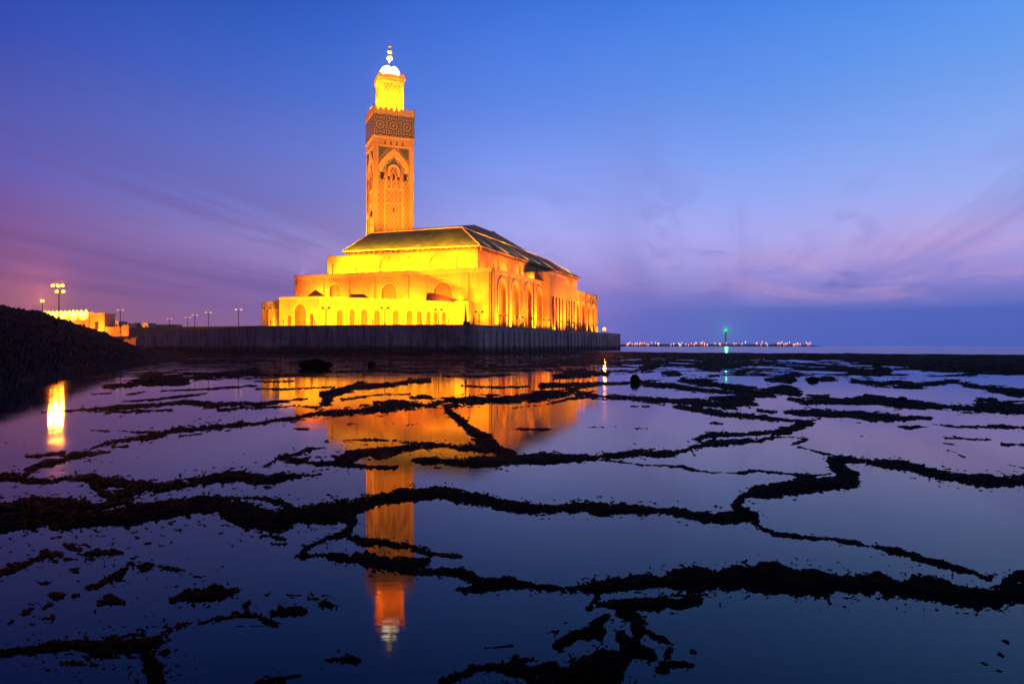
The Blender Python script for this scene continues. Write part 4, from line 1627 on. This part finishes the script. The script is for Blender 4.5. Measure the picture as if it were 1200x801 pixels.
# dome: white lamps behind the lantern merlons
for k in range(8):
    t = 2 * math.pi * k / 8 + .2
    c, s = math.cos(t), math.sin(t)
    flood((tcx.x + c * 8.4, tcx.y + s * 8.4, ZD + .25), (tcx.x + c * 5, tcx.y + s * 5, ZD + 5), 9000, 150, WARMWHITE, radius=.2)

for k in range(4):
    t = R(22) + math.pi / 4 + math.pi / 2 * k
    c, s_ = math.cos(t), math.sin(t)
    flood((tcx.x + c * 11.8, tcx.y + s_ * 11.8, ZD + 2.4), (tcx.x, tcx.y, ZD + 7), 32000, 80, WARMWHITE, radius=.2)
# ------------------------------------------------------------------ lamp posts on the promenade
def post_mesh(h):
    """twin-headed promenade lamp, origin at the foot"""
    m = MB()
    m.lathe((0, 0), [(.30, 0), (.30, .5), (.16, .7), (.12, h - .6), (.10, h)], 8)
    return m


def lamp_post(x, yh, d, lit, label, zbase=ZP):
    head = P3(x, yh, d)
    h = head.z - zbase
    r = empty('lamp_post', (head.x, head.y, zbase), label, 'lamp post', 'lamp posts along the promenade')
    base = wloc(r)
    m = MB()
    cx, cy = base.x, base.y
    m.lathe((cx, cy), [(.34, zbase), (.34, zbase + .5), (.20, zbase + .8), (.15, zbase + h - .4), (.12, zbase + h)], 8)
    m.build('post', M['dark_metal'], r)
    for s in (-1, 1):
        m = MB()
        m.tube((cx, cy, zbase + h - .5), (cx + s * 1.15, cy, zbase + h + .2), .09, .07, 6)
        arm = m.build('arm', M['dark_metal'], r)
        m = MB()
        m.lathe((cx + s * 1.25, cy), [(.12, zbase + h + .1), (.52, zbase + h + .35), (.62, zbase + h + .55), (.35, zbase + h + .78), (.06, zbase + h + .9)], 10)
        m.build('lamp_head', M['lamp_soft'] if lit else M['dark_metal'], r)
    return r


left_posts = [(141, 364.3, 362, 'pale twin-headed lamp post farthest left, beside the orange plaza wall'),
              (198.5, 374.6, 452, 'smallest twin-headed lamp post, leftmost of the five against the purple sky'),
              (220, 372.9, 430, 'second lamp post from the left of the five against the purple sky'),
              (228.3, 370.2, 402, 'middle lamp post of the five against the purple sky'),
              (244.2, 367.3, 372, 'fourth lamp post from the left against the purple sky, alone in a wider gap'),
              (279.5, 363.8, 338, 'tall twin-headed lamp post just left of the pavilion, against the sky')]
for x, y, d, lb in left_posts:
    lamp_post(x, y, d, True, lb)
front_posts = [(313, 362.2, 292, 'dark lamp post at the far left end of the yellow pavilion'), (382, 362, 282, 'dark lamp post right of the big pavilion arch'),
               (451, 362, 280, 'dark lamp post before the middle of the pavilion arcade'), (514, 364, 283, 'dark lamp post near the right end of the pavilion arcade'),
               (561.5, 366.6, 282, 'dark lamp post by the near orange corner of the mosque')]
for x, y, d, lb in front_posts:
    lamp_post(x, y, d, False, lb)
order = ['first', 'second', 'third', 'fourth', 'fifth', 'sixth', 'seventh', 'eighth', 'ninth']
for k, (x, y, d) in enumerate([(590, 371, 300), (609, 372.7, 314), (627, 374.2, 328), (640.3, 376, 342), (655.3, 377.6, 360), (668, 378.8, 376), (677, 379.7, 390), (687, 380.7, 404), (696.8, 381.6, 420)]):
    lamp_post(x, y, d, False, '%s dark lamp post from the near corner along the long side of the mosque' % order[k])
# short bollards
bol = None
for k, (x, d) in enumerate([(309.5, 296), (316.8, 292), (321.8, 290), (332, 288), (368.5, 284), (406.5, 282), (420, 282), (436.6, 281), (472.5, 282), (494, 283), (525.5, 283)]):
    X, Y = XY(x, d)
    if bol is None:
        m = MB()
        m.lathe((0, 0), [(.22, 0), (.2, .3), (.13, .4), (.13, 3.3), (.24, 3.4), (.26, 3.7), (.1, 3.9)], 8)
        bol = m.build('bollard', M['dark_metal'])
        o = bol
    else:
        o = bol.copy()
        col.objects.link(o)
    o.location = (X, Y, ZP)
    tag(o, 'short dark bollard on the promenade edge in front of the pavilion', 'bollard', 'bollards in front of the pavilion')
# plinth with a slim pinnacle at the right end of the pavilion
X, Y = XY(546.5, 276)
mo = empty('monument', (X, Y, ZP), 'small dark monument with slim pinnacle at the right end of the pavilion', 'monument')
m = MB()
m.prism([(X - 1.2, Y - 1), (X + 1.4, Y - 1), (X + 1.4, Y + 1), (X - 1.2, Y + 1)], ZP, 11.9)
m.build('plinth', M['dark_metal'], mo)
m = MB()
m.lathe((X - .25, Y), [(.55, 11.903), (.5, 13.2), (.34, 15.0), (.2, 17.0), (.04, 19.0)], 8)
m.build('pinnacle', M['dark_metal'], mo)

# lamp at the far end of the sea wall
X, Y = XY(708.2, 455)
el = empty('end_lamp', (X, Y, ZP), 'glaring orange lamp at the far right end of the sea wall', 'lamp')
m = MB()
m.lathe((X, Y), [(.2, ZP), (.13, 12.6)], 8)
m.build('post', M['dark_metal'], el)
m = MB()
m.sphere((X, Y, 13.2), 1.05, 12, 8)
m.build('lamp_globe', M['lamp_orange'], el)
bulb((X, Y - 1.6, 13.2), 120000, (1, .20, .01))

# ------------------------------------------------------------------ left background: plaza wall, mast, lit building, town
m = MB()
pA, pB = XY(151, 440), XY(306.5, 400)
plw = empty('plaza_wall', (*pA, ZP), 'long low dark plaza wall above the left part of the sea wall', 'wall')
m.prism([pA, pB, (pB[0] + 2, pB[1] + 3), (pA[0] + 2, pA[1] + 3)], ZP - .5, 13.3)
m.build('wall_body', M['stone_dark'], plw)
m = MB()
m.prism([(pA[0] - .1, pA[1] - .2), (pB[0], pB[1] - .2), (pB[0] + 2, pB[1] + 3.2), (pA[0] + 2, pA[1] + 3.2)], 13.303, 13.8)
m.build('coping', M['stone_dark'], plw)
pA, pB = XY(112, 455), XY(150.6, 446)
m = MB()
ow = empty('orange_wall', (*pA, ZP), 'short lit orange wall left of the dark plaza wall', 'wall')
m.prism([pA, pB, (pB[0], pB[1] + 3), (pA[0], pA[1] + 3)], ZP - .5, 14.6)
m.build('wall_body', M['stone'], ow)
m = MB()
m.prism([(pB[0] - 3.2, pB[1] - .8), (pB[0] + .6, pB[1] - .8), (pB[0] + .6, pB[1] - .1), (pB[0] - 3.2, pB[1] - .1)], ZP - .5, 15.6)
m.build('end_pier', M['stone'], ow)
flood((pA[0] + 4, pA[1] - 9, 9.5), (pA[0] + 8, pA[1], 13), 3600, 120, (1, .20, .004))
flood((pB[0] - 6, pB[1] - 9, 9.5), (pB[0] - 5, pB[1], 13), 3600, 120, (1, .20, .004))

# lit gallery building with a bright crenellated top
gb = empty('gallery_building', (*XY(75, 480), ZP), 'low building with glaring lit parapet behind the embankment', 'building')
gA, gB = XY(2, 500), XY(104, 462)
pl = Plane(gA, gB)
m = MB()
gh = []
for k in range(9):
    a = pl.L * (k + .5) / 9
    gh.append(arch_loop(a, 3.0, 10.5, 15.5))
wall_panel(m, pl, 0, pl.L, ZP - .5, 22.0, gh)
r_ = Plane(gB, (gB[0] - 6, gB[1] + 30))
wall_panel(m, r_, 0, r_.L, ZP - .5, 22.0)
m.face([pl.at(0, 22), pl.at(pl.L, 22), (gB[0] - 6, gB[1] + 30, 22), (gA[0] - 6, gA[1] + 30, 22)])
m.build('gallery_wall', M['house'], gb)
for h_ in gh:
    m2 = MB()
    niche(m2, pl, h_, 0, 1.5)
    m2.build('arch_niche', M['niche'], gb)
m = MB()
slab(m, pl, rect(0, pl.L, 22.003, 24.6), -.5, 3)
m.face([pl.at(a, z, 3) for a, z in rect(0, pl.L, 22.003, 24.6)[::-1]])
merlon_row(m, pl, 0, pl.L, 24.6, 22, 1.6, .8, -.5)
m.build('parapet', M['dome'], gb)
for k in range(9):
    a = pl.L * (k + .5) / 9
    p = pl.at(a, 20.2, -3.6)
    q = pl.at(a, 24.0, 0)
    flood(p, q, 6500, 140, (1, .50, .03))
for k in range(5):
    a = pl.L * (k + .5) / 5
    p = pl.at(a, 9.6, -14)
    q = pl.at(a, 16, 0)
    flood(p, q, 12000, 120, SODIUM)
# turret at the right end of the gallery
g2 = empty('turret_building', (*XY(113, 458), ZP), 'square orange turret at the right end of the glaring parapet', 'building')
tA = XY(105, 456)
tB = XY(122.5, 452)
m = MB()
m.prism([tA, tB, (tB[0], tB[1] + 12), (tA[0], tA[1] + 12)], ZP - .5, 22.5)
m.build('turret_wall', M['house'], g2)
m = MB()
pl = Plane(tA, tB)
slab(m, pl, rect(pl.L * .35, pl.L * .6, 13, 18), -.08, -.003)
m.build('window', M['window'], g2)
m = MB()
m.prism([(tA[0] - .4, tA[1] - .4), (tB[0] + .4, tB[1] - .4), (tB[0] + .4, tB[1] + 12.4), (tA[0] - .4, tA[1] + 12.4)], 22.503, 23.4)
m.build('cornice', M['stone_trim'], g2)
flood((tA[0] + 3, tA[1] - 16, 9.6), (tA[0] + 5, tA[1], 17), 24000, 80, SODIUM)

# distant town blocks
town = [(124, 139, 377, 620, 'flat pinkish town block just right of the orange turret'), (139, 151, 379.5, 640, 'lower town block behind the pale lamp post'),
        (158, 174, 379, 660, 'boxy town block behind the plaza wall, left of a gap'), (175, 189, 381, 690, 'lowest far block showing over the plaza wall'),
        (189, 206, 380.8, 720, 'rightmost far town block over the plaza wall')]
for x0, x1, yt, d, lb in town:
    a, b = XY(x0, d), XY(x1, d)
    zt = EYE + (HY - yt) * d / FPX
    t_ = empty('town_house', (*a, 8.6), lb, 'house', 'far town houses at the left')
    pl = Plane(a, b)
    m = MB()
    m.prism([a, b, (b[0], b[1] + 14), (a[0], a[1] + 14)], 8.6, zt)
    m.build('house_wall', M['house'], t_)
    for k in range(3):
        m = MB()
        aa = pl.L * (k + .5) / 3
        slab(m, pl, rect(aa - .9, aa + .9, zt - 4.2, zt - 2.0), -.08, -.003)
        m.build('window', M['window'], t_)
    m = MB()
    m.prism([(a[0] - .3, a[1] - .3), (b[0] + .3, b[1] - .3), (b[0] + .3, b[1] + 14.3), (a[0] - .3, a[1] + 14.3)], zt + .003, zt + .7)
    m.build('roof_edge', M['house'], t_)
    flood((a[0] + 5, a[1] - 24, 12), ((a[0] + b[0]) / 2, a[1], zt - 3), 16000, 100, (1, .36, .05))

# floodlight mast with five heads
X, Y = XY(69.2, 335)
ms = empty('light_mast', (X, Y, ZP), 'tall mast with five glaring floodlights behind the embankment', 'light mast')
m = MB()
m.lathe((X, Y), [(.45, ZP), (.3, 20), (.2, 31.4)], 8)
m.build('mast', M['dark_metal'], ms)
pa, pb = P3(60.5, 335.4, 335), P3(75.5, 335.4, 335)
m = MB()
m.tube(pa, pb, .12, .12, 6)
pa, pb = P3(65.5, 342.2, 335), P3(76, 342.2, 335)
m.tube(pa, pb, .12, .12, 6)
m.build('crossbar', M['dark_metal'], ms)
for x, y in ((61.8, 334.6), (68.2, 334.6), (73.2, 334.6), (66.6, 341.4), (74.2, 341.4)):
    q = P3(x, y, 334.3)
    m = MB()
    m.sphere(tuple(q), .72, 12, 8, .8)
    m.build('floodlight_head', M['lamp_yellow'], ms)
    bulb((q.x, q.y - 1.4, q.z), 100000, (1, .22, .01))
X, Y = XY(49.7, 300)
s1 = empty('street_lamp', (X, Y, ZP), 'single glaring street lamp left of the five-headed mast', 'street lamp')
q = P3(49.7, 352.6, 300)
m = MB()
m.lathe((X, Y), [(.22, ZP), (.12, q.z - .5)], 8)
m.build('post', M['dark_metal'], s1)
m = MB()
m.sphere(tuple(q), .62, 12, 8, .8)
m.build('lamp_head', M['lamp_yellow'], s1)
bulb((q.x, q.y - 1.2, q.z), 100000, (1, .22, .01))

# ------------------------------------------------------------------ far shore with lights and lighthouse
def far_shore():
    n = 200
    d = 2500.0
    xs = np.linspace(715, 972, n)
    h = 5.5 + 4.5 * fbm(xs / 9.0, xs * 0, 4, 4)
    h *= np.clip((972 - xs) / 25, .08, 1)
    m = MB()
    for i in range(n - 1):
        xa, xb = XY(xs[i], d)[0], XY(xs[i + 1], d)[0]
        m.face([(xa, d, -.5), (xb, d, -.5), (xb, d + 30, h[i + 1]), (xa, d + 30, h[i])])
        m.face([(xa, d + 30, h[i]), (xb, d + 30, h[i + 1]), (xb, d + 400, -.5), (xa, d + 400, -.5)])
    tag(m.build('far_shore', M['earth']), kind='structure')


far_shore()
lh = empty('lighthouse', (*XY(850.5, 2490), 5), 'slim far lighthouse with a green light on the low headland', 'lighthouse')
X, Y = XY(850.5, 2490)
m = MB()
m.lathe((X, Y), [(4.2, 0), (3.4, 14), (2.7, 40), (2.4, 52)], 12)
m.build('tower', M['house'], lh)
m = MB()
m.lathe((X, Y), [(4.6, 52.01), (4.6, 54.5)], 12)
m.build('gallery', M['stone_dark'], lh)
m = MB()
m.lathe((X, Y), [(2.6, 54.51), (2.6, 60)], 12)
m.build('lamp_room', M['lamp_green'], lh)
bulb((X, Y - 6, 57), 5.0e5, (.02, 1, .2), 2.4, 110)
m = MB()
m.lathe((X, Y), [(3.0, 60.01), (.3, 63.5)], 12)
m.build('cap', M['stone_dark'], lh)
m = MB()
m.prism([(X - 12, Y - 4), (X + 12, Y - 4), (X + 12, Y + 8), (X - 12, Y + 8)], 0, 10)
m.build('keeper_house', M['house'], lh)

rs = random.Random(3)
spots = []
for x in (736, 738.5, 741, 744, 747.5, 752, 755, 760, 764, 768, 772, 786, 789, 795, 799, 804, 813, 815, 821, 823.5, 826, 829, 838, 843, 851, 862, 873.5, 886, 893, 898, 913, 916, 919, 925, 931, 934, 938, 945, 948, 949.5):
    if x < 950 and rs.random() < .75:
        spots.append((x + rs.uniform(-4, 4), 401.3 + rs.uniform(0, 2.4)))
    spots.append((x + rs.uniform(-.5, .5), 400.2 + rs.uniform(0, 3.2)))
protos = {}
for x, y in spots:
    k = rs.choice('aaabbc')
    d = 2470
    q = P3(x, y, d)
    if k not in protos:
        m = MB()
        m.sphere((0, 0, 0), 1.7, 8, 6)
        m.tube((0, 0, -1.9), (0, 0, -7), .35, .35, 6)
        o = m.build('shore_lamp', M['shore_' + k])
        protos[k] = o
    else:
        o = protos[k].copy()
        col.objects.link(o)
    o.location = q
    tag(o, 'tiny glowing lamp in the row of lights along the far shore', 'lamp', 'lights along the far shore')

# ------------------------------------------------------------------ single boulders on the reef
def boulder(x, yb, wp, hp, label, seed):
    base = G(x, yb)
    pm = base.y / FPX
    bm = bmesh.new()
    bmesh.ops.create_icosphere(bm, subdivisions=4, radius=1.0)
    r_ = random.Random(seed)
    off = Vector((r_.uniform(0, 50), r_.uniform(0, 50), r_.uniform(0, 50)))
    from mathutils import noise
    for v in bm.verts:
        n1 = noise.noise(v.co * 1.3 + off) * .32 + noise.noise(v.co * 3.4 + off) * .14 + noise.noise(v.co * 8 + off) * .06
        v.co *= 1 + n1
        v.co.x *= wp * pm / 2
        v.co.y *= wp * pm / 2 * .8
        v.co.z *= hp * pm * .75
        v.co.z += hp * pm * .22
    me = bpy.data.meshes.new('boulder')
    bm.to_mesh(me)
    bm.free()
    me.materials.append(M['rock'])
    o = bpy.data.objects.new('boulder', me)
    col.objects.link(o)
    o.location = base
    tag(o, label, 'boulder')


boulder(369, 432, 34, 11, 'wide black boulder in the water below the yellow pavilion', 1)
boulder(435, 429, 9, 6, 'small black boulder right of the wide one below the pavilion', 2)
boulder(744, 448, 11, 9, 'upright round boulder on the reef near the orange reflection edge', 3)
boulder(1057, 470, 12, 6, 'round boulder on the long dark ridge at the right', 4)
boulder(953, 446, 12, 5, 'low boulder on the reef right of the green lighthouse reflection', 5)

# ------------------------------------------------------------------ sea mist over the whole place
hb = bpy.data.meshes.new('haze')
bm = bmesh.new()
bmesh.ops.create_cube(bm, size=1.0)
for v in bm.verts:
    v.co.x *= 6000
    v.co.y = v.co.y * 3120 + 1400
    v.co.z = v.co.z * 236 + 115.5
bm.to_mesh(hb)
bm.free()
hm_ = bpy.data.materials.new('sea_mist')
hm_.use_nodes = True
t_ = hm_.node_tree
t_.nodes.clear()
pvn = t_.nodes.new('ShaderNodeVolumePrincipled')
pvn.inputs['Color'].default_value = (.85, .86, .92, 1)
pvn.inputs['Density'].default_value = .00012
pvn.inputs['Anisotropy'].default_value = .65
on = t_.nodes.new('ShaderNodeOutputMaterial')
t_.links.new(pvn.outputs[0], on.inputs['Volume'])
hb.materials.append(hm_)
ho = bpy.data.objects.new('haze', hb)
col.objects.link(ho)
ho['kind'] = 'stuff'
